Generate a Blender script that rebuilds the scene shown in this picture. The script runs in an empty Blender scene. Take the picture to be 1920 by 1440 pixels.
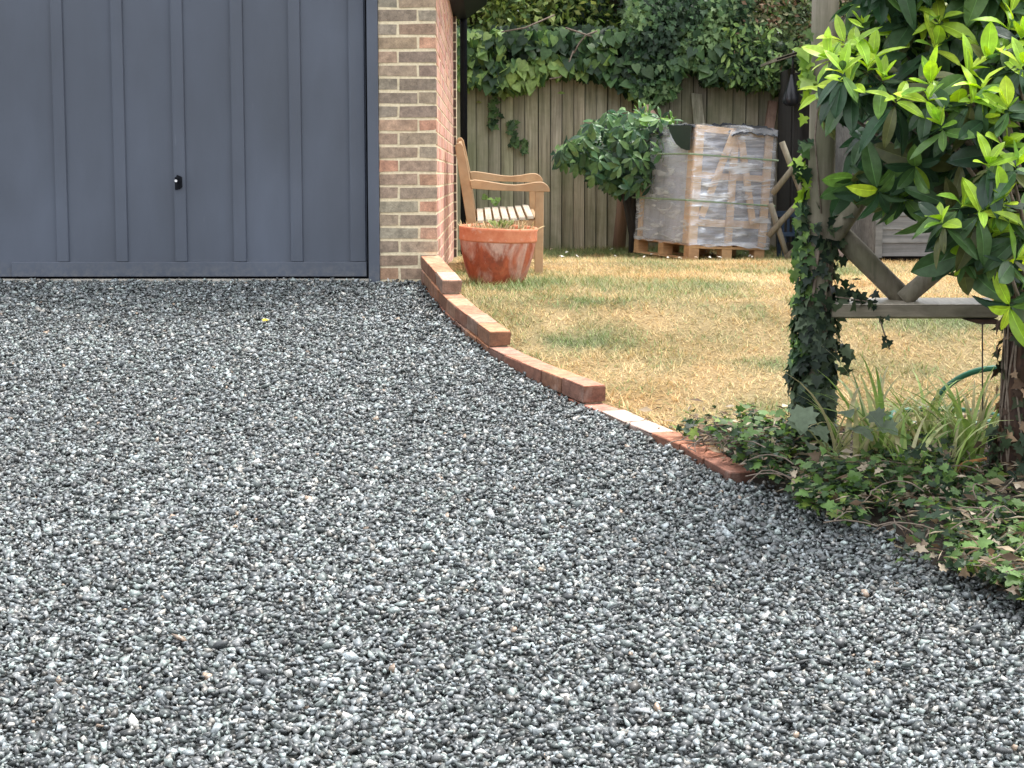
import bpy, bmesh, math, random
import numpy as np
from mathutils import Vector, Matrix, noise as mnoise
rnd = random.Random(7); RG = np.random.default_rng(11)
R = math.radians; PI = math.pi
SC = bpy.context.scene
COLL = SC.collection

# ------------------------------------------------------------------ camera, sky, sun, exposure
FPX = 3335.0; PITCH = 6.655; YAW = 0.6485; EYE = 0.58
cam_d = bpy.data.cameras.new('camera'); cam = bpy.data.objects.new('camera', cam_d); COLL.objects.link(cam)
cam_d.sensor_width = 36; cam_d.lens = 36*FPX/1920; cam_d.clip_start = .05; cam_d.clip_end = 1000
cam.location = (0, 0, EYE); cam.rotation_euler = (R(90-PITCH), 0, R(-YAW)); SC.camera = cam
SUN_DIR = Vector((.50, .24, 1.35)).normalized()          # towards the sun: behind the garden, to the right
w = bpy.data.worlds.new('World'); SC.world = w; w.use_nodes = True
nt = w.node_tree; nt.nodes.clear()
sky = nt.nodes.new('ShaderNodeTexSky'); sky.sky_type = 'NISHITA'; sky.sun_disc = False
sky.sun_elevation = math.asin(SUN_DIR.z); sky.sun_rotation = math.atan2(SUN_DIR.x, SUN_DIR.y)
sky.air_density = 1.0; sky.dust_density = 4.0; sky.ozone_density = 1.0
hs = nt.nodes.new('ShaderNodeHueSaturation'); hs.inputs['Saturation'].default_value = .35
bg = nt.nodes.new('ShaderNodeBackground'); bg.inputs['Strength'].default_value = .11
wo = nt.nodes.new('ShaderNodeOutputWorld')
cl = nt.nodes.new('ShaderNodeMix'); cl.data_type = 'RGBA'; cl.inputs[0].default_value = .6; cl.inputs[7].default_value = (6.4, 6.6, 6.9, 1)
nt.links.new(sky.outputs[0], hs.inputs['Color']); nt.links.new(hs.outputs[0], cl.inputs[6]); nt.links.new(cl.outputs[2], bg.inputs[0]); nt.links.new(bg.outputs[0], wo.inputs[0])
sd = bpy.data.lights.new('sun', 'SUN'); sd.energy = 1.3; sd.angle = R(18); sd.color = (1, .96, .9)
sun = bpy.data.objects.new('sun', sd); COLL.objects.link(sun); sun.location = (6, 4, 12)
sun.rotation_euler = SUN_DIR.to_track_quat('Z', 'Y').to_euler()
SC.view_settings.view_transform = 'Standard'; SC.view_settings.look = 'None'; SC.view_settings.gamma = 1
SC.view_settings.exposure = 1.82
SC.cycles.max_bounces = 6; SC.cycles.transparent_max_bounces = 12

# ------------------------------------------------------------------ helpers
_ct, _st = math.cos(R(PITCH)), math.sin(R(PITCH)); _cy, _sy = math.cos(R(YAW)), math.sin(R(YAW))
_F = Vector((_sy*_ct, _cy*_ct, -_st)); _Rt = Vector((_cy, -_sy, 0)); _Up = _Rt.cross(_F)
def P(px, py, Y):
    """the world point at depth Y (metres along the garage side wall) seen at that place of the photograph"""
    d = _F*FPX + _Rt*(px-960) + _Up*(720-py)
    t = Y/d.y
    return Vector((d.x*t, Y, EYE+d.z*t))
def tag(o, label=None, cat=None, group=None, kind=None):
    if label: o['label'] = label
    if cat: o['category'] = cat
    if group: o['group'] = group
    if kind: o['kind'] = kind
    return o
def empty(name, loc, label=None, cat=None, group=None):
    o = bpy.data.objects.new(name, None); COLL.objects.link(o); o.location = loc; o.empty_display_size = .1
    bpy.context.view_layer.update()
    return tag(o, label, cat, group)
def place(o, parent):
    COLL.objects.link(o)
    if parent is not None:
        o.parent = parent; bpy.context.view_layer.update()
        o.matrix_parent_inverse = parent.matrix_world.inverted()
class MB:
    """collects pieces of ONE mesh in world coordinates"""
    def __init__(s): s.v = []; s.f = []; s.m = []; s.c = []
    def add(s, vs, fs, mi=0, col=(1, 1, 1)):
        b = len(s.v); s.v += [tuple(v) for v in vs]; s.c += [tuple(col)+(1,)]*len(vs)
        for f in fs: s.f.append([i+b for i in f]); s.m.append(mi)
    def box(s, x0, x1, y0, y1, z0, z1, mi=0, col=(1, 1, 1), mat=None, j=0):
        vs = [Vector((x, y, z)) for x in (x0, x1) for y in (y0, y1) for z in (z0, z1)]
        if j: vs = [v+Vector((rnd.uniform(-j, j), rnd.uniform(-j, j), rnd.uniform(-j, j))) for v in vs]
        if mat is not None: vs = [mat @ v for v in vs]
        s.add(vs, [(0, 1, 3, 2), (4, 6, 7, 5), (0, 4, 5, 1), (2, 3, 7, 6), (0, 2, 6, 4), (1, 5, 7, 3)], mi, col)
    def prism(s, poly, d, mi=0, col=(1, 1, 1)):
        """poly: world points of one face; d: vector through the thickness"""
        n = len(poly); d = Vector(d); vs = [Vector(p) for p in poly]; vs += [p+d for p in vs]
        fs = [list(range(n))[::-1], list(range(n, 2*n))] + [(i, (i+1) % n, (i+1) % n+n, i+n) for i in range(n)]
        s.add(vs, fs, mi, col)
    def tube(s, pts, rad, n=8, mi=0, col=(1, 1, 1), flat=1.0, wob=0, caps=True):
        pts = [Vector(p) for p in pts]; k = len(pts)
        if not hasattr(rad, '__len__'): rad = [rad]*k
        vs = []; ref = None
        for i, p in enumerate(pts):
            t = (pts[min(i+1, k-1)]-pts[max(i-1, 0)]).normalized()
            if ref is None: ref = Vector((0, 1, 0)) if abs(t.y) < .8 else Vector((1, 0, 0))
            a = (ref-t*ref.dot(t)).normalized(); ref = a; b = t.cross(a)
            for q in range(n):
                an = 2*PI*q/n; r = rad[i]*(1+(rnd.uniform(-wob, wob) if wob else 0))
                vs.append(p+a*math.cos(an)*r*flat+b*math.sin(an)*r)
        fs = [(i*n+q, i*n+(q+1) % n, (i+1)*n+(q+1) % n, (i+1)*n+q) for i in range(k-1) for q in range(n)]
        if caps: fs += [list(range(n))[::-1], [(k-1)*n+q for q in range(n)]]
        s.add(vs, fs, mi, col)
    def lathe(s, prof, c, n=40, mat=None, mi=0):
        vs = []; k = len(prof)
        for r, z in prof:
            for q in range(n): vs.append(Vector((r*math.cos(2*PI*q/n), r*math.sin(2*PI*q/n), z)))
        if mat is not None: vs = [mat @ v for v in vs]
        vs = [v+Vector(c) for v in vs]
        fs = [(i*n+q, i*n+(q+1) % n, (i+1)*n+(q+1) % n, (i+1)*n+q) for i in range(k-1) for q in range(n)]
        s.add(vs, fs, mi)
    def build(s, name, mats, parent=None, smooth=False, bevel=0, subdiv=0):
        me = bpy.data.meshes.new(name); me.from_pydata(s.v, [], s.f)
        if not isinstance(mats, (list, tuple)): mats = [mats]
        for m in mats: me.materials.append(m)
        me.polygons.foreach_set('material_index', s.m)
        ca = me.color_attributes.new('col', 'FLOAT_COLOR', 'POINT'); ca.data.foreach_set('color', np.array(s.c, dtype=np.float32).ravel())
        bm = bmesh.new(); bm.from_mesh(me); bmesh.ops.recalc_face_normals(bm, faces=bm.faces); bm.to_mesh(me); bm.free()
        if smooth: me.polygons.foreach_set('use_smooth', [True]*len(me.polygons))
        me.update(); o = bpy.data.objects.new(name, me); place(o, parent)
        if bevel:
            b = o.modifiers.new('bevel', 'BEVEL'); b.width = bevel; b.segments = 2; b.limit_method = 'ANGLE'
        if subdiv:
            b = o.modifiers.new('sub', 'SUBSURF'); b.levels = subdiv; b.render_levels = subdiv
        return o
def mesh_np(name, V, F, mat, parent=None, col=None, smooth=False):
    V = np.ascontiguousarray(V, dtype=np.float32); F = np.ascontiguousarray(F, dtype=np.int32); k = F.shape[1]
    me = bpy.data.meshes.new(name)
    me.vertices.add(len(V)); me.vertices.foreach_set('co', V.ravel())
    me.loops.add(F.size); me.loops.foreach_set('vertex_index', F.ravel())
    me.polygons.add(len(F)); me.polygons.foreach_set('loop_start', np.arange(0, F.size, k, dtype=np.int32))
    if smooth: me.polygons.foreach_set('use_smooth', np.ones(len(F), dtype=bool))
    if col is not None:
        c = np.ones((len(V), 4), dtype=np.float32); c[:, :3] = col
        ca = me.color_attributes.new('col', 'FLOAT_COLOR', 'POINT'); ca.data.foreach_set('color', c.ravel())
    me.materials.append(mat); me.update(calc_edges=True)
    o = bpy.data.objects.new(name, me); place(o, parent); return o
def vnoise(x, y, seed=0):
    """smooth value noise, about -1..1"""
    x = np.asarray(x, float); y = np.asarray(y, float)
    xi = np.floor(x).astype(np.int64); yi = np.floor(y).astype(np.int64); xf = x-xi; yf = y-yi
    def h(a, b):
        n = (a*374761393+b*668265263+seed*974634777) & 0x7fffffff
        n = ((n ^ (n >> 13))*1274126177) & 0x7fffffff
        return ((n ^ (n >> 16)) & 0xffff)/32767.5-1
    u = xf*xf*(3-2*xf); v = yf*yf*(3-2*yf)
    return (h(xi, yi)*(1-u)+h(xi+1, yi)*u)*(1-v)+(h(xi, yi+1)*(1-u)+h(xi+1, yi+1)*u)*v
def unit(a): return a/np.maximum(np.linalg.norm(a, axis=-1, keepdims=True), 1e-9)
def scatter(T, pos, axis, nrm, size, col, wid=None):
    """copies of a leaf template laid at pos, its length along axis, its face along nrm"""
    TV, TF = T; pos = np.asarray(pos, float); N = len(pos)
    x = unit(np.asarray(axis, float)); z = np.asarray(nrm, float); z = unit(z-(z*x).sum(1, keepdims=True)*x); y = np.cross(z, x)
    size = np.broadcast_to(size, (N,)); wid = size if wid is None else np.broadcast_to(wid, (N,))
    V = pos[:, None, :]+x[:, None, :]*(TV[None, :, 0:1]*size[:, None, None])+y[:, None, :]*(TV[None, :, 1:2]*wid[:, None, None])+z[:, None, :]*(TV[None, :, 2:3]*size[:, None, None])
    F = TF[None]+(np.arange(N)*len(TV))[:, None, None]
    C = np.repeat(np.asarray(col, float), len(TV), axis=0)
    if len(TV) in RIB: C = C*np.tile(RIB[len(TV)], N)[:, None]
    return V.reshape(-1, 3), F.reshape(-1, TF.shape[1]), C
def join(parts):
    Vs, Fs, Cs = [], [], []; b = 0
    for V, F, C in parts: Vs.append(V); Fs.append(F+b); Cs.append(C); b += len(V)
    return np.concatenate(Vs), np.concatenate(Fs), np.concatenate(Cs)
def quads_to_tris(q): q = np.array(q); return np.concatenate([q[:, [0, 1, 2]], q[:, [0, 2, 3]]])
RIB = {}
def lance5(wmax=.17, n=7, droop=.10, fold=.06, peak=.55, wave=0.0):
    V = []; Q = []
    for i in range(n):
        t = i/(n-1); s = math.sin(PI*t**(math.log(.5)/math.log(peak))); w_ = wmax*max(s, 0)**.75; z = -droop*t*t*2; k = min(w_, .014*(1.15-t)); a = wave*math.sin(i*2.1); b = wave*math.cos(i*1.7)
        V += [(t, w_, z+fold*(w_/wmax)+a), (t, k, z+.004), (t, 0, z), (t, -k, z+.004), (t, -w_, z+fold*(w_/wmax)+b)]
    for i in range(n-1):
        for k in range(4): Q.append((5*i+k, 5*i+k+1, 5*i+k+6, 5*i+k+5))
    V = np.array(V, float); f = np.ones(len(V)); f[2::5] = 2.2; RIB[len(V)] = f
    return V, quads_to_tris(Q)
def lance(wmax=.17, n=7, droop=.10, fold=.06, peak=.55, wave=0.0):
    """an oval leaf blade with a folded midrib and a drooping tip"""
    V = []; Q = []
    for i in range(n):
        t = i/(n-1); s = math.sin(PI*t**(math.log(.5)/math.log(peak)))
        w_ = wmax*max(s, 0)**.75; z = -droop*t*t*2
        V += [(t, w_, z+fold*(w_/wmax)+wave*math.sin(i*2.1)), (t, 0, z), (t, -w_, z+fold*(w_/wmax)+wave*math.cos(i*1.7))]
    for i in range(n-1):
        for k in (0, 1): Q.append((3*i+k, 3*i+k+1, 3*i+k+4, 3*i+k+3))
    return np.array(V, float), quads_to_tris(Q)
def fan(outline, cx=.38, lift=.06, droop=.12):
    """a leaf cut to an outline (its upper half given, mirrored), fanned from the middle"""
    up = outline; pts = up+[(x, -y) for x, y in up[::-1] if abs(y) > 1e-6]
    V = [(cx, 0, 0)]+[(x, y, lift*abs(y)*2-droop*(x-cx)**2*1.5) for x, y in pts]; n = len(pts)
    return np.array(V, float), np.array([(0, 1+i, 1+(i+1) % n) for i in range(n)])
T_LAUREL = lance5(.205, 8, .12, .045, .52, .004); T_LAUREL3 = lance5(.18, 8, .30, .07, .56, .012); T_LAUREL4 = lance5(.215, 8, -.06, .08, .50, .008); T_LAUREL2 = lance5(.20, 8, .22, .03, .55, .014); T_OBO = lance(.19, 5, .10, .04, .62)
T_SIMPLE = (np.array([(0, 0, 0), (.5, .28, .05), (1, 0, -.08), (.5, -.28, .05)], float), np.array([(0, 1, 2), (0, 2, 3)]))
T_IVY = fan([(0, 0), (-.14, .20), (-.05, .50), (.22, .30), (.45, .46), (.55, .22), (1, 0)])
T_HEART = fan([(0, 0), (-.13, .22), (.02, .42), (.30, .44), (.62, .27), (.84, .10), (1, 0)])
T_MAPLE = fan([(0, 0), (-.12, .30), (.10, .34), (.12, .58), (.34, .42), (.50, .52), (.58, .24), (.78, .22), (1, 0)], droop=.2)
T_GRASS = (np.array([(0, .5, 0), (0, -.5, 0), (1, 0, -.10)], float), np.array([(0, 1, 2)]))

# ------------------------------------------------------------------ materials
class N:
    def __init__(s, name):
        s.m = bpy.data.materials.new(name); s.m.use_nodes = True; s.t = s.m.node_tree; s.b = s.t.nodes['Principled BSDF']; s.out = s.t.nodes['Material Output']
    def n(s, kind, **kw):
        nd = s.t.nodes.new(kind)
        for k, v in kw.items():
            if k in nd.inputs: nd.inputs[k].default_value = v
            else: setattr(nd, k, v)
        return nd
    def l(s, a, b): s.t.links.new(a, b)
    def coord(s, scale=(1, 1, 1), obj=True):
        tc = s.n('ShaderNodeTexCoord'); mp = s.n('ShaderNodeMapping'); mp.inputs['Scale'].default_value = scale
        s.l(tc.outputs['Object' if obj else 'Generated'], mp.inputs['Vector']); return mp.outputs[0]
    def noise(s, scale, detail=4, rough=.6, vec=None, dist=0):
        nd = s.n('ShaderNodeTexNoise', Scale=scale, Detail=detail, Roughness=rough, Distortion=dist)
        s.l(vec if vec is not None else s.coord(), nd.inputs['Vector']); return nd.outputs['Fac']
    def ramp(s, fac, stops):
        r = s.n('ShaderNodeValToRGB'); e = r.color_ramp.elements
        while len(e) < len(stops): e.new(.5)
        for q, (p, c) in zip(e, stops): q.position = p; q.color = (c if len(c) == 4 else tuple(c)+(1,)) if hasattr(c, '__len__') else (c, c, c, 1)
        s.l(fac, r.inputs[0]); return r.outputs[0]
    def mix(s, fac, a, b, mode='MIX'):
        x = s.n('ShaderNodeMix', data_type='RGBA', blend_type=mode)
        for k, v in ((0, fac), (6, a), (7, b)):
            if hasattr(v, 'is_linked'): s.l(v, x.inputs[k])
            else: x.inputs[k].default_value = v if k == 0 else (tuple(v)+(1,) if hasattr(v, '__len__') else (v, v, v, 1))
        return x.outputs[2]
    def bump(s, h, strength=.3, dist=.01):
        b = s.n('ShaderNodeBump', Strength=strength, Distance=dist); s.l(h, b.inputs['Height']); s.l(b.outputs[0], s.b.inputs['Normal'])
    def attr(s): a = s.n('ShaderNodeAttribute'); a.attribute_name = 'col'; return a.outputs['Color']
    def base(s, c):
        if hasattr(c, 'is_linked'): s.l(c, s.b.inputs['Base Color'])
        else: s.b.inputs['Base Color'].default_value = tuple(c)+(1,)
    def set(s, **kw):
        for k, v in kw.items(): s.b.inputs[k.replace('_', ' ')].default_value = v
        return s.m

def leaf_mat(name, trans=.3, rough=.38, spec=.5, bump=.25):
    m = N(name); a = m.attr(); nz = m.noise(38, 3); c = m.mix(1, a, m.ramp(nz, [(.3, .78), (.7, 1.2)]), 'MULTIPLY')
    m.base(c); m.b.inputs['Roughness'].default_value = rough; m.b.inputs['Specular IOR Level'].default_value = spec
    m.bump(m.noise(90, 2), bump, .004)
    tr = m.n('ShaderNodeBsdfTranslucent'); hsv = m.n('ShaderNodeHueSaturation', Saturation=1.15, Value=1.25); m.l(c, hsv.inputs['Color']); m.l(hsv.outputs[0], tr.inputs['Color'])
    mx = m.n('ShaderNodeMixShader'); mx.inputs[0].default_value = trans
    m.l(m.b.outputs[0], mx.inputs[1]); m.l(tr.outputs[0], mx.inputs[2]); m.l(mx.outputs[0], m.out.inputs['Surface'])
    return m.m
M_LEAF = leaf_mat('leaf', .30, .48, .35); M_GLOSS = leaf_mat('glossy_leaf', .26, .38, .38); M_DRYLEAF = leaf_mat('dry_leaf', .2, .7, .3)
def grass_mat():
    m = N('grass_blade'); m.base(m.attr()); m.b.inputs['Roughness'].default_value = .6
    tr = m.n('ShaderNodeBsdfTranslucent'); m.l(m.attr(), tr.inputs['Color']); mx = m.n('ShaderNodeMixShader'); mx.inputs[0].default_value = .25
    m.l(m.b.outputs[0], mx.inputs[1]); m.l(tr.outputs[0], mx.inputs[2]); m.l(mx.outputs[0], m.out.inputs['Surface']); return m.m
M_GRASS = grass_mat()
def brick_mat(name, amt=.5, moss=0):
    m = N(name); a = m.attr(); n1 = m.noise(22, 6, .7); n2 = m.noise(140, 4, .7)
    c = m.mix(1, a, m.ramp(n1, [(.28, .55), (.5, 1), (.72, 1.45)]), 'MULTIPLY'); c = m.mix(1, c, m.ramp(n2, [(.3, .8), (.7, 1.2)]), 'MULTIPLY')
    wsh = m.ramp(m.noise(9, 5, .7), [(.55, 0), (.75, 1)]); mf = m.n('ShaderNodeMath', operation='MULTIPLY'); m.l(wsh, mf.inputs[0]); mf.inputs[1].default_value = amt
    c = m.mix(mf.outputs[0], c, (.55, .43, .36)) if not moss else m.mix(mf.outputs[0], c, (.10, .085, .05))
    m.base(c); m.b.inputs['Roughness'].default_value = .85; m.bump(n2, .6, .004); return m.m
M_BRICK = brick_mat('brick_face', .12); M_EDGE = brick_mat('edging_brick', .34)
def mortar_mat():
    m = N('mortar'); m.base(m.ramp(m.noise(60, 5), [(.3, (.60, .50, .33)), (.7, (.82, .72, .52))])); m.b.inputs['Roughness'].default_value = .9
    m.bump(m.noise(200, 3), .5, .003); return m.m
M_MORTAR = mortar_mat()
def mortar_dark():
    m = N('damp_mortar'); m.base(m.ramp(m.noise(30, 5), [(.3, (.10, .08, .055)), (.7, (.26, .2, .14))])); m.b.inputs['Roughness'].default_value = .9; return m.m
M_MORTAR2 = mortar_dark()
def door_mat():
    m = N('door_paint'); v = m.coord((1, 1, .25)); n1 = m.noise(3.2, 5, .6, v); n2 = m.noise(1.3, 3, .5)
    c = m.mix(1, (.068, .081, .110), m.ramp(n1, [(.3, .82), (.7, 1.15)]), 'MULTIPLY'); c = m.mix(1, c, m.ramp(n2, [(.35, .9), (.65, 1.1)]), 'MULTIPLY')
    scr = m.ramp(m.noise(14, 6, .75, m.coord((1, 1, .10)), .4), [(.66, 0), (.76, 1)]); f = m.n('ShaderNodeMath', operation='MULTIPLY'); m.l(scr, f.inputs[0]); f.inputs[1].default_value = .35
    c = m.mix(f.outputs[0], c, (.19, .21, .25))
    sx = m.n('ShaderNodeSeparateXYZ'); m.l(m.coord(), sx.inputs[0]); sp = m.n('ShaderNodeMath', operation='MULTIPLY'); m.l(m.ramp(sx.outputs[2], [(.02, .30), (.12, 0)]), sp.inputs[0]); m.l(m.ramp(m.noise(26, 5, .7), [(.42, 0), (.68, 1)]), sp.inputs[1])
    c = m.mix(sp.outputs[0], c, (.24, .23, .21)); chip = m.ramp(m.noise(5, 7, .85, m.coord((1, 1, .6))), [(.715, 0), (.725, .6)]); c = m.mix(chip, c, (.04, .045, .055))
    m.base(c); m.l(m.ramp(n1, [(.3, .42), (.7, .6)]), m.b.inputs['Roughness']); m.bump(m.noise(60, 4), .08, .004); return m.m
M_DOOR = door_mat()
def wood_mat(name, lo, hi, grain=(1, 1, .06), scale=30, rough=.75, stain=None, samt=.5, sscale=3, bump=.4):
    m = N(name); v = m.coord(grain); n1 = m.noise(scale, 6, .65, v, .6)
    c = m.ramp(n1, [(.3, lo), (.7, hi)]); c = m.mix(1, c, m.attr(), 'MULTIPLY')
    if stain:
        f = m.n('ShaderNodeMath', operation='MULTIPLY'); m.l(m.ramp(m.noise(sscale, 5, .65), [(.42, 0), (.66, 1)]), f.inputs[0]); f.inputs[1].default_value = samt
        c = m.mix(f.outputs[0], c, stain)
    m.base(c); m.b.inputs['Roughness'].default_value = rough; m.bump(n1, bump, .004); return m.m
M_FENCE = wood_mat('fence_board', (.22, .195, .145), (.56, .52, .40), (1, 1, .045), 34, .85, (.17, .19, .095), .6, 2.2)
M_BENCH = wood_mat('oiled_hardwood', (.30, .175, .085), (.52, .345, .19), (.15, 1, .15), 34, .6, (.36, .30, .20), .35, 7, .3)
M_SLAT = wood_mat('sky_lit_slat', (.42, .36, .28), (.72, .66, .56), (1, .08, 1), 34, .35, None)  # slats and rail top paler than their wood: sky reflection put into colour
M_PINE = wood_mat('pine', (.60, .38, .20), (.80, .57, .34), (.3, .3, .3), 20, .7)
M_PALLET = wood_mat('pallet_wood', (.42, .24, .11), (.68, .43, .22), (.2, .2, 1), 22, .75, (.2, .12, .06), .4, 8)
M_POST = wood_mat('weathered_post', (.11, .095, .07), (.27, .235, .18), (1, 1, .06), 28, .85, (.10, .11, .05), .5, 5)
M_RAIL = wood_mat('weathered_rail', (.13, .11, .08), (.30, .26, .20), (.06, 1, 1), 28, .8, (.09, .09, .05), .4, 5)
M_SHED = wood_mat('shed_board', (.10, .10, .095), (.25, .245, .23), (.06, 1, 1), 24, .9, (.06, .06, .045), .5, 5)
M_DARKWOOD = wood_mat('dark_shed_wood', (.016, .014, .013), (.04, .035, .03), (1, 1, .1), 24, .9)
M_BARK = wood_mat('bark', (.022, .013, .009), (.10, .052, .032), (1, 1, .2), 40, .95, (.03, .02, .02), .6, 14, .9)
M_BRANCH = wood_mat('branch_bark', (.10, .075, .055), (.24, .19, .15), (1, 1, 1), 40, .9)
M_REDWOOD = wood_mat('red_timber', (.20, .12, .085), (.36, .24, .18), (1, 1, .08), 24, .8)
def flat(name, c, rough=.6, nsc=30, var=.25, bump=.2, metal=0):
    m = N(name); m.base(m.mix(1, c, m.ramp(m.noise(nsc, 5), [(.3, 1-var), (.7, 1+var)]), 'MULTIPLY')); m.b.inputs['Roughness'].default_value = rough
    m.b.inputs['Metallic'].default_value = metal; m.bump(m.noise(nsc*3, 3), bump, .003); return m.m
M_BLACK = flat('black_plastic', (.008, .009, .012), .5); M_BLACK.node_tree.nodes['Principled BSDF'].inputs['Specular IOR Level'].default_value = .06; M_FLAP = flat('green_black_film', (.022, .032, .03), .3); M_BAG = flat('black_bag', (.012, .012, .016), .3, 20)
M_CHROME = flat('chrome', (.7, .7, .72), .25, metal=1, var=.05)
M_HOSE = flat('hose_green', (.010, .095, .048), .35, 20, .15, .05); M_STRAP = flat('strap_green', (.22, .30, .19), .5)
M_ROD = flat('rusty_rod', (.045, .028, .022), .7); M_CONC = flat('concrete', (.42, .39, .34), .9); M_BLUE = flat('blue_plastic', (.012, .035, .075), .5)
M_SOIL = flat('soil', (.030, .021, .014), .95, 40, .5, 1); M_FARSOIL = flat('ground_earth', (.09, .08, .045), .95, 4, .4)
M_STUMP = wood_mat('pale_stump', (.16, .12, .10), (.48, .38, .34), (1, 1, .4), 30, .9)
def terracotta():
    m = N('terracotta'); n1 = m.noise(9, 6, .7, m.coord((1, 1, .55)), .5); n2 = m.noise(30, 5, .7); n3 = m.noise(5, 5, .65, m.coord((1.4, 1.4, .5)), .8)
    c = m.ramp(n1, [(.25, (.19, .028, .012)), (.55, (.42, .10, .042)), (.8, (.50, .17, .08))])
    c = m.mix(m.ramp(n3, [(.45, 0), (.60, .72)]), c, (.60, .43, .36)); c = m.mix(1, c, m.ramp(n2, [(.3, .8), (.7, 1.15)]), 'MULTIPLY')
    c = m.mix(m.ramp(m.noise(11, 5, .7, m.coord((1, 1, .35))), [(.56, 0), (.72, .7)]), c, (.10, .035, .02))
    m.base(c); m.b.inputs['Roughness'].default_value = .72; m.bump(n2, .25, .004); return m.m
M_TERRA = terracotta()
def rim_mat():
    m = N('terracotta_rim'); n1 = m.noise(12, 6, .7); c = m.ramp(n1, [(.3, (.50, .13, .055)), (.7, (.66, .26, .14))])
    c = m.mix(m.ramp(m.noise(16, 6, .75), [(.56, 0), (.68, .5)]), c, (.66, .48, .40)); m.base(c); m.b.inputs['Roughness'].default_value = .75; return m.m
M_RIM = rim_mat()
def gravel_stone():
    m = N('gravel_stone'); a = m.attr(); n1 = m.noise(170, 5, .75); c = m.mix(1, a, m.ramp(n1, [(.32, .42), (.5, .95), (.68, 1.7)]), 'MULTIPLY')
    m.base(c); m.b.inputs['Roughness'].default_value = .42; m.b.inputs['Specular IOR Level'].default_value = .95; m.bump(m.noise(320, 4, .7), .3, .0015); return m.m
M_STONE = gravel_stone()
def gravel_sheet():
    m = N('gravel_bed'); v = m.n('ShaderNodeTexVoronoi', Scale=62); m.l(m.coord(), v.inputs['Vector'])
    sp = m.n('ShaderNodeSeparateColor'); m.l(v.outputs['Color'], sp.inputs[0])
    c = m.ramp(sp.outputs[0], [(0, (.012, .014, .014)), (.6, (.05, .056, .055)), (1, (.16, .17, .16))])
    m.base(c); m.b.inputs['Roughness'].default_value = .8; m.bump(v.outputs['Distance'], 1, .012); return m.m
M_GBED = gravel_sheet()
def lawn_mat():
    m = N('dry_turf'); m.base(m.mix(1, m.attr(), m.ramp(m.noise(60, 6, .75), [(.3, .45), (.7, 1.1)]), 'MULTIPLY')); m.b.inputs['Roughness'].default_value = .95
    m.bump(m.noise(160, 5, .7), .9, .012); return m.m
M_LAWN = lawn_mat()
def wrap_mat():
    m = N('stretch_wrap'); v = m.coord((1, 1, 6)); n1 = m.noise(3.2, 5, .6, v, .8); n2 = m.noise(2.2, 4, .6, None, 1.0)
    g = m.n('ShaderNodeBsdfGlossy', Roughness=.22); g.inputs['Color'].default_value = (.88, .93, 1, 1)
    d = m.n('ShaderNodeBsdfDiffuse'); d.inputs['Color'].default_value = (.86, .90, .97, 1)
    t = m.n('ShaderNodeBsdfTransparent'); t.inputs['Color'].default_value = (.93, .93, .95, 1)
    gd = m.n('ShaderNodeMixShader'); gd.inputs[0].default_value = .55; m.l(g.outputs[0], gd.inputs[1]); m.l(d.outputs[0], gd.inputs[2])
    mm = m.n('ShaderNodeMath', operation='MULTIPLY'); m.l(m.ramp(n1, [(.38, .30), (.54, .46), (.62, .95)]), mm.inputs[0]); m.l(m.ramp(n2, [(.3, .55), (.7, 1.25)]), mm.inputs[1])
    mx = m.n('ShaderNodeMixShader'); m.l(mm.outputs[0], mx.inputs[0]); m.l(t.outputs[0], mx.inputs[1]); m.l(gd.outputs[0], mx.inputs[2])
    b = m.n('ShaderNodeBump', Strength=.8, Distance=.012); m.l(n1, b.inputs['Height']); m.l(b.outputs[0], g.inputs['Normal']); m.l(b.outputs[0], d.inputs['Normal'])
    m.l(mx.outputs[0], m.out.inputs['Surface']); return m.m
M_WRAP = wrap_mat()
def content_mat():
    m = N('grey_slate_stack'); v = m.coord((.5, .5, 7)); n1 = m.noise(4.5, 4, .6, v)
    m.base(m.ramp(n1, [(.35, (.10, .105, .13)), (.52, (.27, .28, .33)), (.66, (.60, .61, .68))])); m.b.inputs['Roughness'].default_value = .6; m.bump(n1, .6, .01); return m.m
M_CONTENT = content_mat()
def sheet_mat():
    m = N('grey_sheet'); n1 = m.noise(3, 5, .6, m.coord((1, 1, .5)), .8)
    m.base(m.ramp(n1, [(.3, (.26, .28, .31)), (.5, (.55, .59, .67)), (.72, (.84, .88, .97))])); m.b.inputs['Roughness'].default_value = .35; m.bump(n1, .6, .02); return m.m
M_SHEET = sheet_mat()

# ------------------------------------------------------------------ lie of the land
_zdY = [-6, 0, 2, 4, 5, 6.4, 6.95, 7.5, 8.5, 9.45, 10.1, 30]; _zdZ = [-1.25, -.95, -.84, -.71, -.63, -.505, -.455, -.392, -.275, -.135, -.012, -.012]
def zd(Y): return np.interp(Y, _zdY, _zdZ)
_zlY = [-6, 3, 5, 6.4, 6.9, 7.5, 8.5, 9.45, 10.5, 11.7, 12.85, 14.2, 16.3, 40]; _zlZ = [-1.1, -.72, -.60, -.49, -.45, -.40, -.255, -.075, -.04, -.055, -.035, -.082, -.078, .3]
def zl(X, Y): return np.interp(Y, _zlY, _zlZ)+.012*vnoise(np.asarray(X)*1.3, np.asarray(Y)*1.3, 5)
_eY = [-6, 3, 4.85, 5.2, 5.6, 6.0, 6.25, 6.4, 6.73, 6.95, 7.15, 7.5, 8.0, 8.5, 9.0, 9.45, 10.1, 10.2]
_eX = [4.6, 2.2, 1.42, 1.27, 1.17, .98, .90, .825, .7265, .631, .545, .391, .178, -.008, -.15, -.262, -.40, -.40]
def E(Y): return np.interp(Y, _eY, _eX)
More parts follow.
